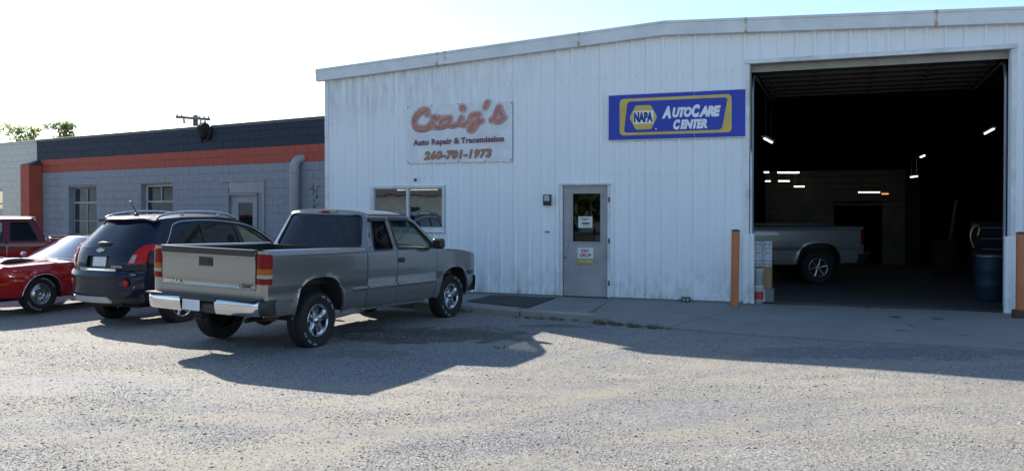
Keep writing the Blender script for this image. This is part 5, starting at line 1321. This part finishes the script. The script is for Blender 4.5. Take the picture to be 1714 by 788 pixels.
    mb = MB(); mb.tube([(2.72+dx+.06*math.sin(a), .42+.19*math.cos(a), 1.22+.17*math.sin(a)) for a in np.linspace(0, 2*PI, 17)], .014, 6); mb.obj('steering_wheel', M['black'], t)
    for x, st_ in ((0, 0), (wbx, R(-3))):
        for s in (-1, 1): wheel(t, (x, s*.825, .388), .388, .265, .222, wheel_style, s, M['rim_chrome'] if wheel_style == 'five' else M['alloy'], steer=st_)
    return t
pk = pickup('pickup_truck', 'dusty pewter extended-cab pickup with chrome rear bumper parked nose to the white wall', M['p_pewter'])
for o in [q for q in bpy.data.objects if q.parent == pk or (q.parent and q.parent.parent == pk)]:
    if o.name.startswith('tyre') or (o.parent and o.parent.name.startswith('tyre')): continue
    for v_ in o.data.vertices: v_.co.z -= .018*(v_.co.x-1.2) if not o.location.length else 0      # the springs sit high at the tail
heading(pk, -3.495, 12.206, 25.87, z=.0); pk.rotation_euler[0] = R(1.3); pk.location.z = -.005

ip_ = pickup('pickup_truck', 'silver pickup parked inside the dark garage bay', M['p_silver'], 'six', bed=1.55, cabx=1.59, detail=False, tail='new')
heading(ip_, 7.12, 21.15, -90-2.0, z=SLAB)
lb = thing('lumber_board', 'pale boards lying across the bed rails of the silver pickup in the shop', 'board', (6.6, 21.1, SLAB+1.36), 0)
for k in range(3): MB().box((-.1, -.25+k*.24, .03+.001*k), (1.9, .20, .05), .004).obj('board', M['siding_in'], lb)
rt = pickup('pickup_truck', 'maroon pickup cab half hidden behind the red coupe at the left edge', M['p_maroon'], 'six', detail=False, tail='new')
heading(rt, -10.12, 21.4, -120); rt.scale = (1.1, 1.0, .92)

def suv():
    t = thing('suv', 'dark navy crossover SUV with chrome trim parked left of the pewter pickup', 'suv'); wb = 2.707; P_ = M['p_navy']
    zs = [.28, .34, .42, .55, .70, .85, .92, 1.0, 1.10, 1.16]; ys = [.84, .865, .885, .905, .915, .922, .918, .918, .905, .885]
    def w_(x):
        r = 1.0
        if x < -.45: r -= .26*min(1, (-.45-x)/.55)**2.2
        if x > 2.7: r -= .22*((x-2.7)/.95)**2
        return r
    def Sy(x, z):
        y = float(np.interp(z, zs, ys))*w_(x)
        for a in (0, wb):
            d = math.hypot(x-a, z-.36); y += .02*math.exp(-((d-.44)/.05)**2)*(z < .95)
        if x < -.3 and z > .8: y += .015*math.exp(-((z-.98)/.1)**2)
        return y
    def belt(x): return float(np.interp(x, [-.9, 0, 1, 2.1, 2.6], [1.19, 1.155, 1.12, 1.075, 1.05]))
    def Gy(x, z):
        b = belt(x); y0 = Sy(x, b-.0); return y0-.02-.42*(z-b)-.35*max(0, z-b-.42)**1.5*1.0
    def hx(z): return float(np.interp(z, [.30, .36, .46, .60, .78, .82, .86, .95, 1.10, 1.20, 1.35, 1.50, 1.60, 1.66, 1.70], [-.90, -.95, -.97, -.985, -.98, -.955, -.945, -.945, -.905, -.845, -.72, -.58, -.475, -.40, -.30]))
    def hf(i=0):
        def g(y, z):
            wd = Sy(-.75, min(z, 1.1)) if z < 1.15 else max(.35, Gy(-.4, z)); e = min(1.0, abs(y)/wd); return (hx(z)+i+.24*e**3.2, y, z)
        return g
    def edge(z): return Sy(-.75, min(z, 1.1)) if z < 1.15 else Gy(-.4, z)
    for s in (-1, 1):
        o_ = (0, s, 0); A = arch(0, .40, .36, .77, 14, 1.1); A2 = arch(wb, .40, .36, .77, 14, 1.1)
        rear = [(hx(z)+.24, z) for z in (.36, .5, .65, .78, .9, 1.0, 1.1, 1.17)]
        low = [(x, z) for x, z in rear]+[(-.25, belt(-.25))]+[(x, belt(x)) for x in (.3, .68)]
        mb = MB(); mb.panel(low+[(.68, .40), (.42, .36)]+A+[(-.42, .34)], lambda x, z: (x, s*Sy(x, z), z), step=.07, out=o_, thick=.03); mb.obj('quarter_panel', P_, t)
        mb = MB(); mb.panel([(.69, .40), (.69, belt(.69)), (1.2, belt(1.2)), (1.52, belt(1.52)), (1.52, .40)], lambda x, z: (x, s*Sy(x, z), z), step=.08, out=o_, thick=.03); rd = mb.obj('rear_door', P_, t)
        mb = MB(); mb.panel([(1.53, .40), (1.53, belt(1.53)), (2.1, belt(2.1)), (2.45, belt(2.45)), (2.33, .40)], lambda x, z: (x, s*Sy(x, z), z), step=.08, out=o_, thick=.03); fd = mb.obj('front_door', P_, t)
        mb = MB(); mb.panel([(2.34, .40), (2.46, belt(2.45)), (2.8, 1.03), (3.2, .98), (3.45, .88), (3.58, .70), (3.60, .40), (3.12, .34)]+A2+[(2.30, .36)], lambda x, z: (x, s*Sy(x, z), z), step=.07, out=o_, thick=.03); mb.obj('fender', P_, t)
        for d_, x in ((rd, .82), (fd, 1.66)): MB().box((x, s*(Sy(x, .98)+.02), .99), (.20, .03, .03), .01).obj('door_handle', M['chrome'], d_)
        # glasshouse side
        roofz = lambda x: float(np.interp(x, [-.45, -.2, .3, 1.0, 1.4, 1.8, 2.1, 2.45], [1.645, 1.675, 1.70, 1.70, 1.665, 1.55, 1.39, 1.12]))
        up_ = [(hx(z)+.24, z) for z in (1.18, 1.3, 1.45, 1.58)]+[(x, roofz(x)-.025) for x in (-.25, .0, .4, .9, 1.2, 1.5, 1.8, 2.1, 2.35)]+[(2.50, belt(2.5)+.005)]
        low_ = [(x, belt(x)+.005) for x in (2.0, 1.3, .6, 0, -.35)]
        bw = .055
        q1 = rpoly([(-.30, belt(-.3)+.035), (.55, belt(.5)+.035), (.55, 1.57), (.2, 1.575), (-.02, 1.53)], [.05, .02, .02, .06, .08]); q2 = rpoly([(.60, belt(.6)+.035), (1.42, belt(1.4)+.035), (1.34, 1.535), (.9, 1.575), (.60, 1.575)], .03)
        q3 = rpoly([(1.50, belt(1.5)+.035), (2.30, belt(2.3)+.04), (2.02, 1.33), (1.72, 1.475), (1.41, 1.535)], .03)
        mb = MB(); mb.panel(up_+low_, lambda x, z: (x, s*Gy(x, z), z), holes=[q1, q2, q3], step=.07, out=o_, thick=.03); mb.obj('body_pillars', P_, t)
        for q, m in ((q1, 'privacy'), (q2, 'privacy'), (q3, 'carglass')):
            mb = MB(); mb.panel(q, lambda x, z: (x, s*(Gy(x, z)-.01), z), step=.2, out=o_, thick=.004); mb.obj('side_window', M[m], t)
        for x0, x1 in ((.55, .60), (1.40, 1.50)):
            mb = MB(); mb.panel([(x0-.005, belt(x0)+.03), (x1+.01, belt(x1)+.03), (x1-.07*(x0 > 1), 1.56-.03*(x0 > 1)), (x0-.07*(x0 > 1), 1.575-.03*(x0 > 1))], lambda x, z: (x, s*(Gy(x, z)+.003), z), step=.2, out=o_, thick=.008); mb.obj('pillar_trim', M['black'], t)
        # chrome line round the side glass
        L = [(-.36, belt(-.36)+.02), (-.20, 1.35), (-.07, 1.53), (.04, 1.585), (.25, 1.615), (.8, 1.62), (1.35, 1.575), (1.74, 1.50), (2.05, 1.35), (2.40, belt(2.4)+.02)]
        LL = smooth_line([(x, s*(Gy(x, z)+.006), z) for x, z in L], 5); mb = MB(); mb.tube(LL, .011, 6)
        mb.tube([(x, s*(Gy(x, belt(x)+.015)+.006), belt(x)+.018) for x in np.linspace(-.36, 2.4, 12)], .010, 6); mb.obj('chrome_trim', M['chrome'], t)
        # roof rail
        y0 = lambda x: Gy(x, roofz(x)-.03)-.045
        rl = smooth_line([(x, s*y0(x), roofz(x)+dz) for x, dz in ((-.30, .0), (-.10, .045), (.3, .062), (.8, .062), (1.25, .05), (1.50, .005))], 5)
        mb = MB(); mb.tube(rl, [.012]+[.021]*(len(rl)-2)+[.012], 8)
        for x in (.25, 1.1): mb.box((x, s*y0(x), roofz(x)+.03), (.09, .03, .06), .008)
        mb.obj('roof_rail', M['alloy'], t)
        # tail lamp, swept
        TL = rpoly([(-.0, .0), (.30, .0), (.36, .30), (.16, .33)], .05)
        def tl(a, b): # along the corner from the hatch (a=0) to the side (a=.36)
            z = .95+b; yy = .60+a*.62
            e = edge(z)
            if yy <= e*.93: x, y, _ = hf(-.012)(yy, z)
            else:
                over = (yy-e*.93); x = hx(z)+.24*.93**3.2+over*2.2; y = min(Sy(x, min(z, 1.12)) if z < 1.17 else Gy(x, z), e*.99)+.012
            return (x-.002, s*y, z)
        TLp = rpoly([(.02, .0), (.34, .02), (.62, .25), (.58, .31), (.26, .31), (.10, .16)], .04)
        mb = MB(); mb.panel(TLp, tl, step=.035, thick=.02, out=(-1, s, 0)); tlo = mb.obj('tail_lamp', M['lens_bright'], t)
        mb = MB(); mb.panel(rpoly([(.06, .025), (.18, .025), (.20, .15), (.11, .15)], .01), lambda a, b: tuple(Vector(tl(a, b))+Vector((-.006, s*.004, 0))), step=.04, thick=.004, out=(-1, s, 0)); mb.obj('clear_lens', M['lens_clear'], tlo)
        mb = MB(); mb.lathe([(.0005, 0), (.04, .002), (.052, .012), (.055, .03)], 18, axis=0, c=(hf(-.028)(s*.61, .66)[0], s*.61, .66)); mb.obj('reflector', M['lens_bright'], t)
        well(t, 0, s*.55, s*.90, .42, .80, .30); well(t, wb, s*.55, s*.90, .42, .80, .30)
        MB().box((2.30, s*1.0, 1.12), (.12, .2, .15), .04).obj('door_mirror', P_, t)
        MB().box((3.42, s*.62, .82), (.3, .3, .14), .05).obj('headlamp', M['lens_clear'], t)
    # rear: hatch, glass, bumper, skid
    def ring(z, k=1): return edge(z)*k
    wn = [(y, z) for y, z in ((-.62, 1.225), (.62, 1.225), (.60, 1.33), (.545, 1.52), (.50, 1.585), (-.50, 1.585), (-.545, 1.52), (-.60, 1.33))]; wn = rpoly(wn, [.08, .08, .0, .03, .05, .05, .03, 0])
    zz_ = [.86, .95, 1.05, 1.12, 1.2, 1.3, 1.42, 1.55, 1.63]
    ol = [(-ring(z), z) for z in zz_]+[(ring(z), z) for z in zz_[::-1]]
    pl = rpoly([(-.27, .90), (.27, .90), (.27, 1.075), (-.27, 1.075)], .015)
    mb = MB(); mb.panel(ol, hf(), holes=[wn, pl], step=.06, thick=.03, out=(-1, 0, 0)); ht = mb.obj('hatch', P_, t)
    mb = MB(); mb.panel(wn, hf(.006), step=.1, thick=.004, out=(-1, 0, 0)); mb.obj('rear_window', M['privacy'], t)
    mb = MB(); mb.panel(rect(-.275, .89, .275, 1.08), hf(.045), step=.1, thick=.01, out=(-1, 0, 0)); mb.obj('plate_recess', M['black'], ht)
    mb = MB(); mb.box((hx(.99)+.035, 0, .985), (.01, .31, .155), .004, Matrix.Rotation(R(8), 3, 'Y')); mb.obj('number_plate', M['plate'], t)
    mb = MB(); mb.panel(rpoly([(-.42, .835), (.42, .835), (.42, .885), (-.42, .885)], .01), hf(-.014), step=.08, thick=.02, out=(-1, 0, 0)); mb.obj('chrome_strip', M['chrome'], ht)
    zb = [.42, .5, .6, .7, .78, .85]
    r3 = random.Random(4)
    def bf(y, z):
        x, y2, z2 = hf(-.02)(y, z); crv = .035*math.exp(-((z-.78)/.05)**2); x += -crv*.5
        if y < -.45: # crumpled right corner
            k = min(1, (-.45-y)/.2); n_ = noise.noise((y*9, z*9, 1.7)); x += k*.05*n_+.03*k; z2 += .015*k*noise.noise((y*7, z*7, 5.))
        return (x, y2, z2)
    mb = MB(); mb.panel([(-ring(z), z) for z in zb]+[(ring(z), z) for z in zb[::-1]], bf, step=.05, thick=.03, out=(-1, 0, 0)); mb.obj('rear_bumper', P_, t)
    mb = MB(); mb.panel(rpoly([(-.36, .345), (.60, .345), (.66, .44), (-.28, .44)], .02), hf(-.035), step=.08, thick=.04, out=(-1, 0, 0)); mb.obj('skid_plate', M['skid'], t)
    mb = MB(); mb.panel([(-.80, .33), (.80, .33), (.84, .43), (-.84, .43)], hf(.0), step=.08, thick=.03, out=(-1, 0, 0)); mb.obj('lower_valance', M['black'], t)
    mb = MB(); mb.box((-.86, -.70, .80), (.02, .16, .012)); mb.tube([(-.88, -.60, .82), (-.80, -.74, .70), (-.84, -.72, .58)], .012, 5); mb.obj('broken_trim', M['skid'], t)
    # spoiler lip with lamp, wiper, badge
    mb = MB(); mb.grid([[(hx(1.62)-.06+.16*abs(y)**2.2/.3+dx_, y, z) for dx_, z in ((.0, 1.628), (-.012, 1.64), (.05, 1.668), (.16, 1.69))] for y in np.linspace(-.50, .50, 15)], True); sp__ = mb.obj('spoiler', P_, t)
    MB().box((hx(1.62)-.060, .02, 1.640), (.02, .34, .018), .004).obj('high_brake_lamp', M['lens_red'], sp__)
    mb = MB(); mb.lathe([(.0005, -.02), (.10, -.015), (.13, 0), (.10, .015), (.0005, .02)], 20, axis=2, c=(0, 0, 0)); o = mb.obj('wiper_cover', M['black'], t, (hx(1.27)-.005, .0, 1.262)); o.scale = (.35, 1.35, 1.6)
    cx_ = hf(-.010)(0, 1.135)[0]
    mb = MB()
    mb.panel([(-.085, -.018), (-.035, -.018), (-.035, -.034), (.035, -.034), (.035, -.018), (.085, -.018), (.072, .018), (.035, .018), (.035, .034), (-.035, .034), (-.035, .018), (-.098, .018)], lambda a, b: (cx_+b*.5+.006, a, 1.165+b), step=.2, thick=.012, out=(-1, 0, 0)); mb.obj('cross_emblem', M['gold_badge'], ht)
    text('lettering', 'CAPTIVA', .05, M['chrome'], ht, (hf(-.016)(-.44, .915)[0], -.44, .915), (R(90), 0, R(-82)), bold=.001, width=.22, height=.03)
    # roof
    def rf(x, y):
        zr = float(np.interp(x, [-.45, -.2, .3, 1.0, 1.4, 1.8], [1.645, 1.675, 1.70, 1.70, 1.665, 1.55]))-.02; wd = Gy(x, zr-.005); e = min(1, abs(y)/wd); return (x, y, zr+.045*(1-e**2.6))
    xs_ = [-.40, -.2, 0, .4, .8, 1.2, 1.5]
    zr_ = lambda x: float(np.interp(x, [-.45, -.2, .3, 1.0, 1.4, 1.8], [1.645, 1.675, 1.70, 1.70, 1.665, 1.55]))-.025
    ol = [(x, -Gy(x, zr_(x))) for x in xs_]+[(x, Gy(x, zr_(x))) for x in xs_[::-1]]
    mb = MB(); mb.panel(ol, rf, step=.09, thick=.03, out=(0, 0, 1)); mb.obj('roof', P_, t)
    def ws(i=0):
        def g(a, b):
            wt, wb_ = Gy(1.5, 1.62), Gy(2.45, 1.12)+.02; y = a*(wb_+(wt-wb_)*b); return (2.55-1.05*b-.18*a*a*(1-.4*b)+i, y, 1.08+.555*b+.03*(1-a*a)*b)
        return g
    wh_ = rpoly([(-.93, .06), (.93, .06), (.92, .94), (-.92, .94)], .08)
    mb = MB(); mb.panel(rect(-1, 0, 1, 1), ws(), holes=[wh_], step=.12, thick=.03, out=(1, 0, .5)); mb.obj('windshield_frame', P_, t)
    mb = MB(); mb.panel(wh_, ws(-.01), step=.2, thick=.004, out=(1, 0, .5)); mb.obj('windshield', M['carglass'], t)
    hz = lambda x: float(np.interp(x, [2.35, 2.8, 3.2, 3.45, 3.6], [1.07, 1.03, .98, .88, .72]))
    mb = MB(); mb.panel([(2.42, -.84), (3.0, -.82), (3.45, -.72), (3.62, -.35), (3.66, 0), (3.62, .35), (3.45, .72), (3.0, .82), (2.42, .84), (2.58, .4), (2.6, -.4)], lambda x, y: (x, y, hz(x)+.06*(1-min(1, abs(y)/.85)**2.5)), step=.1, thick=.03, out=(0, 0, 1)); mb.obj('hood', P_, t)
    mb = MB(); mb.panel(rpoly([(-.75, .36), (.75, .36), (.72, .86), (-.72, .86)], .08), lambda y, z: (3.70-.25*y*y-.1*max(0, z-.6), y, z), step=.12, thick=.04, out=(1, 0, 0)); mb.obj('front_bumper', P_, t)
    # antenna, cabin, underbody
    mb = MB(); mb.lathe([(.0005, .05), (.03, .04), (.045, 0)], 10, c=(-.18, -.0, 1.70)); mb.tube([(-.18, 0, 1.735), (-.50, 0, 2.0)] if False else [(-.16, 0, 1.735), (-.30, .0, 1.94)], [.012, .006], 6); mb.obj('antenna', M['black'], t)
    mb = MB(); mb.box((1.0, 0, .62), (3.0, 1.5, .06)); mb.box((2.35, 0, .96), (.35, 1.4, .22), .05); mb.box((3.0, 0, .7), (.9, 1.2, .4)); mb.obj('cabin_floor', M['cabin'], t)
    for x in (.55, 1.45):
        for y in (-.38, .38): mb = MB(); mb.box((x+.2, y, .76), (.48, .5, .2), .06); mb.box((x, y, 1.08), (.16, .48, .58), .06, Matrix.Rotation(R(-10), 3, 'Y')); mb.box((x-.06, y, 1.42), (.1, .26, .16), .04); mb.obj('seat', M['seat'], t)
    mb = MB(); mb.box((.9, 0, .34), (3.2, 1.3, .16), .03); mb.box((-.55, 0, .42), (.5, 1.3, .2), .03); mb.tube([(-.9, -.5, .33), (-.2, -.5, .33)], .035, 8); mb.tube([(0, -.7, .34), (0, .7, .34)], .05, 8); mb.obj('underbody', M['under'], t)
    for x in (0, wb):
        for s in (-1, 1): wheel(t, (x, s*.785, .355), .355, .235, .225, 'six', s, M['alloy'])
    return t
sv = suv(); heading(sv, -6.30, 14.87, 26.5, z=-.045)

def coupe():
    t = thing('muscle_car', 'shiny red vintage muscle car with black hood scoop and rally wheels facing the camera', 'car'); wb = 2.74; P_ = M['p_red']   # origin = front axle; x backward is negative
    zs = [.22, .30, .42, .58, .70, .78, .86, .92]; ys = [.80, .86, .915, .945, .945, .93, .915, .86]
    def w_(x):
        r = 1.0
        if x > .3: r -= .06*((x-.3)/.65)**2
        if x < -3.2: r -= .08*((-3.2-x)/.6)**2
        return r
    hip = lambda x: float(np.interp(x, [-3.7, -3.2, -2.6, -2.0, -1.2, -.3, .6, .95], [.84, .90, .93, .89, .865, .875, .845, .80]))
    def Sy(x, z):
        y = float(np.interp(z+(.88-hip(x)) if z > .6 else z, zs, ys))*w_(x)
        for a in (0, -wb):
            d = math.hypot(x-a, z-.33); y += .02*math.exp(-((d-.40)/.045)**2)*(z < .8)
        return y
    for s in (-1, 1):
        o_ = (0, s, 0); A = arch(0, .375, .33, .70, 14, 1.1); A2 = arch(-wb, .375, .33, .68, 14, 1.1); A_ = A[::-1]; A2_ = A2[::-1]
        F = lambda x, z: (x, s*Sy(x, z), z)
        mb = MB(); mb.panel([(.95, .42)]+[(x, hip(x)) for x in (.95, .6, .2, -.3, -.72)]+[(-.72, .25), (-.40, .27)]+A_+[(.42, .30), (.9, .34)], F, step=.07, out=o_, thick=.03); mb.obj('fender', P_, t)
        mb = MB(); mb.panel([(-.73, .25)]+[(x, hip(x)) for x in (-.73, -1.2, -1.6, -1.95)]+[(-1.95, .25)], F, step=.08, out=o_, thick=.03); d_ = mb.obj('door', P_, t)
        mb = MB(); mb.panel([(-1.96, .25)]+[(x, hip(x)) for x in (-1.96, -2.3, -2.6, -3.2, -3.65)]+[(-3.68, .42), (-3.15, .34)]+A2+[(-2.34, .26)] if False else [(-1.96, .25)]+[(x, hip(x)) for x in (-1.96, -2.3, -2.6, -3.2, -3.65)]+[(-3.68, .42), (-3.15, .34)]+[(a, b) for a, b in A2_]+[(-2.34, .26)], F, step=.08, out=o_, thick=.03); mb.obj('quarter_panel', P_, t)
        # bright lines: sill strip and arch lip
        mb = MB(); mb.tube([(x, s*(Sy(x, .30)+.004), .30) for x in np.linspace(-.5, -2.3, 10)], .010, 5)
        mb.tube([(x, s*(Sy(x, z)+.003), z) for x, z in A], .009, 5); mb.obj('chrome_trim', M['chrome'], t)
        MB().box((.72, s*(Sy(.72, .56)+.004), .565), (.16, .012, .035), .005).obj('side_marker', M['lens_amber'], t)
        # roof side, glass
        Gy = lambda x, z: .80-.50*(z-.90)
        q1 = rpoly([(-.95, .93), (-1.95, .93), (-2.0, 1.19), (-1.42, 1.235)], .03)
        mb = MB(); mb.panel([(-.78, .88), (-1.36, 1.275), (-1.8, 1.30), (-2.2, 1.275), (-2.95, .90)], lambda x, z: (x, s*Gy(x, z), z), holes=[q1], step=.08, out=o_, thick=.03); mb.obj('roof_side', P_, t)
        mb = MB(); mb.panel(q1, lambda x, z: (x, s*(Gy(x, z)-.01), z), step=.2, out=o_, thick=.004); mb.obj('side_window', M['carglass'], t)
        well(t, 0, s*.55, s*.91, .40, .74, .25); well(t, -wb, s*.55, s*.91, .40, .74, .25)
        for yy in (.50, .72): mb = MB(); mb.lathe([(.0005, .03), (.06, .02), (.075, 0), (.085, -.02)], 20, axis=0, c=(.955-.03, s*yy, .64)); mb.obj('headlamp', M['lens_clear'], t)
        MB().box((-.95, s*.98, .98), (.10, .12, .09), .03).obj('door_mirror', M['chrome'], t)
        for ax, st_ in ((0, R(4)*s*0), (-wb, 0)): wheel(t, (ax, s*.775, .335), .335, .215, .19, 'rally', s, M['rim_chrome'])
    def hf(x, y):
        e = min(1, abs(y)/(Sy(x, hip(x)))); return (x, y, hip(x)+.055*(1-e**2.2)-.0+.012*math.exp(-((abs(y)-.33)/.06)**2))
    cow = lambda y: -.80+.16*(1-(y/.85)**2)
    mb = MB(); mb.panel([(cow(y), y) for y in np.linspace(-.85, .85, 9)]+[(.93, .80), (.96, .4), (.97, 0), (.96, -.4), (.93, -.80)], hf, step=.08, thick=.03, out=(0, 0, 1)); hd = mb.obj('hood', P_, t)
    for s in (-1, 1):
        P = []
        for x in np.linspace(.45, -.25, 8): 
            k = min(1, (.45-x)/.12)*min(1, (x+.25)/.4+.15); P.append([(x, s*.30+dy, hf(x, .30)[2]+.005+z*k) for dy, z in ((-.15, -.006), (-.12, .05), (0, .06), (.12, .05), (.15, -.006))])
        mb = MB(); mb.grid(P, True); mb.obj('hood_scoop', M['black'], hd)
    mb = MB(); mb.panel(rect(-.10, -.55, .02, .55), lambda x, y: (x-.50, y, hf(x-.50, y)[2]+.006), step=.1, thick=.01, out=(0, 0, 1)); mb.obj('cowl_grille', M['black'], hd)
    def ws(i=0):
        def g(a, b):
            w0, w1 = .80, .63; return (-.72-.70*b-(.12-.02*b)*a*a+i, a*(w0+(w1-w0)*b), .90+.375*b+.03*b*(1-a*a)+.035*(1-a*a))
        return g
    wh_ = rpoly([(-.94, .03), (.94, .03), (.92, .95), (-.92, .95)], .07)
    mb = MB(); mb.panel(rect(-1, 0, 1, 1), ws(), holes=[wh_], step=.1, thick=.03, out=(1, 0, .5)); mb.obj('windshield_frame', M['chrome'], t)
    mb = MB(); mb.panel(wh_, ws(-.008), step=.12, thick=.004, out=(1, 0, .5)); mb.obj('windshield', M['coupe_glass'], t)
    def rf(x, y):
        wd = .61; z0 = np.interp(x, [-2.9, -2.25, -1.8, -1.4], [.90, 1.27, 1.298, 1.275]); e = min(1, abs(y)/wd); return (x, y, z0+.045*(1-e**3))
    mb = MB(); mb.panel([(-1.40-.10*(y/.61)**2, y) for y in np.linspace(-.61, .61, 7)]+[(-2.28, .61), (-2.28, -.61)], rf, step=.09, thick=.03, out=(0, 0, 1)); mb.obj('roof', P_, t)
    mb = MB(); mb.panel([(-2.29, -.60), (-2.29, .60), (-2.92, .76), (-2.92, -.76)], lambda x, y: (x, y, np.interp(x, [-2.95, -2.28], [.915, 1.27])+.045*(1-min(1, abs(y)/.76)**3)), step=.12, thick=.01, out=(0, 0, 1)); mb.obj('rear_window', M['privacy'], t)
    mb = MB(); mb.panel([(-2.94, -.84), (-2.94, .84), (-3.66, .80), (-3.66, -.80)], lambda x, y: (x, y, hip(x)+.03*(1-min(1, abs(y)/.86)**3)), step=.12, thick=.03, out=(0, 0, 1)); mb.obj('trunk_lid', P_, t)
    mb = MB(); mb.box((.93, 0, .62), (.06, 1.45, .26), .02); mb.obj('grille', M['black'], t); mb = MB(); mb.box((1.02, 0, .44), (.08, 1.7, .12), .03); mb.obj('front_bumper', M['chrome'], t)
    mb = MB(); mb.box((.90, 0, .60), (.10, 1.74, .42), .04); mb.obj('front_panel', P_, t)
    mb = MB(); mb.box((-3.66, 0, .64), (.08, 1.6, .38), .04); mb.obj('rear_panel', P_, t); mb = MB(); mb.box((-3.74, 0, .50), (.08, 1.7, .12), .03); mb.obj('rear_bumper', M['chrome'], t)
    mb = MB(); mb.box((-1.5, 0, .30), (4.6, 1.2, .14), .03); mb.box((-1.5, 0, .30), (1.6, 1.66, .10), .03); mb.box((.2, 0, .5), (1.2, 1.05, .34)); mb.box((-1.05, 0, .84), (.25, 1.3, .14), .03); mb.obj('underbody', M['under'], t)
    for y in (-.36, .36): mb = MB(); mb.box((-1.55, y, .55), (.5, .5, .2), .06); mb.box((-1.82, y, .82), (.16, .48, .52), .06, Matrix.Rotation(R(-12), 3, 'Y')); mb.obj('seat', M['seat'], t)
    mb = MB(); mb.tube([(-1.15-.05*math.sin(a), .36+.19*math.cos(a), .92+.17*math.sin(a)) for a in np.linspace(0, 2*PI, 17)], .013, 6); mb.obj('steering_wheel', M['black'], t)
    return t
sv.scale = (1, 1, 1.03)
for o in [q for q in bpy.data.objects if q.parent == sv or (q.parent and q.parent.parent == sv)]:
    if o.name.startswith('tyre') or (o.parent and o.parent.name.startswith('tyre')): continue
    if o.location.length: o.location.z += .055
    else:
        for v_ in o.data.vertices: v_.co.z += .055      # tall crossover stance
mc = coupe()
# near (left side) front wheel touches the ground at about (-8.6, 15.7)
mh = -154; fx, fy = math.sin(R(mh)), math.cos(R(mh)); lx, ly = -fy, fx
heading(mc, -8.62-lx*.80, 15.75-ly*.80, mh, z=.0)

# ------------------------------------------------------------------ what stands across the lot (seen mirrored in the windows)
def far_house(p, az, w_, d_, hw_, hr, label, grp):
    t = thing('building', label, 'building', p, az, grp)
    n = int(hw_/.2); mb = MB()
    mb.box((0, d_/2, hw_/2), (w_-.02, d_, hw_)); mb.obj('wall', M['h_wall'], t)
    mb = MB()
    for i in range(n): mb.box((0, -.02, .2*i+.1), (w_, .05, .185), .0)
    stuff(mb.obj('clapboard', M['h_wall'], t))
    mb = MB(); mb.prism([(-.5, hw_), (d_/2, hr), (d_+.5, hw_), (d_+.5, hw_-.08), (-.5, hw_-.08)], -w_/2-.3, w_/2+.3, axis=0); mb.obj('roof', M['h_roof'], t)
    for k in range(3):
        f = MB().box((-w_*.32+k*w_*.3, -.06, 1.5), (1.0, .06, 1.1), .01).obj('window', M['win_white'], t); MB().box((-w_*.32+k*w_*.3, -.095, 1.5), (.84, .02, .94)).obj('pane', M['black'], f)
    return t
far_house(Vector((-36, -11, 0)), R(131), 22, 8, 2.9, 4.9, 'long pale clapboard house across the lot with three windows', 'pale buildings mirrored in the glass')
far_house(Vector((-46, 19, 0)), R(88), 18, 8, 3.4, 5.2, 'pale clapboard building far left of the cars', 'pale buildings mirrored in the glass')
utility_pole(Vector((-21.0, -1.2, 0)), 8.5, R(120), 'utility pole with transformer across the lot mirrored in the office window', transformer=True)
utility_pole(Vector((-39.0, 14.0, 0)), 8.0, R(90), 'utility pole standing before the pale building far left')
mb = MB()
for k in range(4):
    a = Vector((-21.0, -1.2, 8.1-.5*k)); b = Vector((-39, 14, 7.6-.45*k)); mb.tube([a.lerp(b, t_)+Vector((0, 0, -1.2*4*t_*(1-t_))) for t_ in np.linspace(0, 1, 12)], .015, 4)
tag(mb.obj('power_line', M['black']), 'sagging power lines between the two far utility poles', 'cable')
for i, (x, y, h, s_) in enumerate(((-14, -42, 8, 21), (4, -46, 9, 22), (20, -40, 8, 23), (-30, -40, 9, 24), (34, -30, 8, 25))):
    tree(Vector((x, y, 0)), h, ['tall tree right behind the photographer', 'broad tree opposite the garage bay', 'dense tree far right across the road', 'tree behind the clapboard house', 'lone tree at the far right across the road'][i], 3.2, s_, 'trees across the road', n=60, size=.34)
def treeline():
    r = np.random.default_rng(3); cl = []
    for k in range(150):
        a = R(100+160*k/150+r.normal()*1.0); d = 95+20*r.random(); cl.append(((d*math.cos(a-R(0))*1.0 if False else d*math.sin(a), d*math.cos(a), 2.2+2.5*r.random()), 3.0+1.6*r.random()))
    V, C = leaf_cloud(cl, 9, 1, .8, 8); stuff(tag(leaves_obj('far_woods', V, C, None), 'low dark band of woods far across the road behind the camera', 'woods'))
treeline()
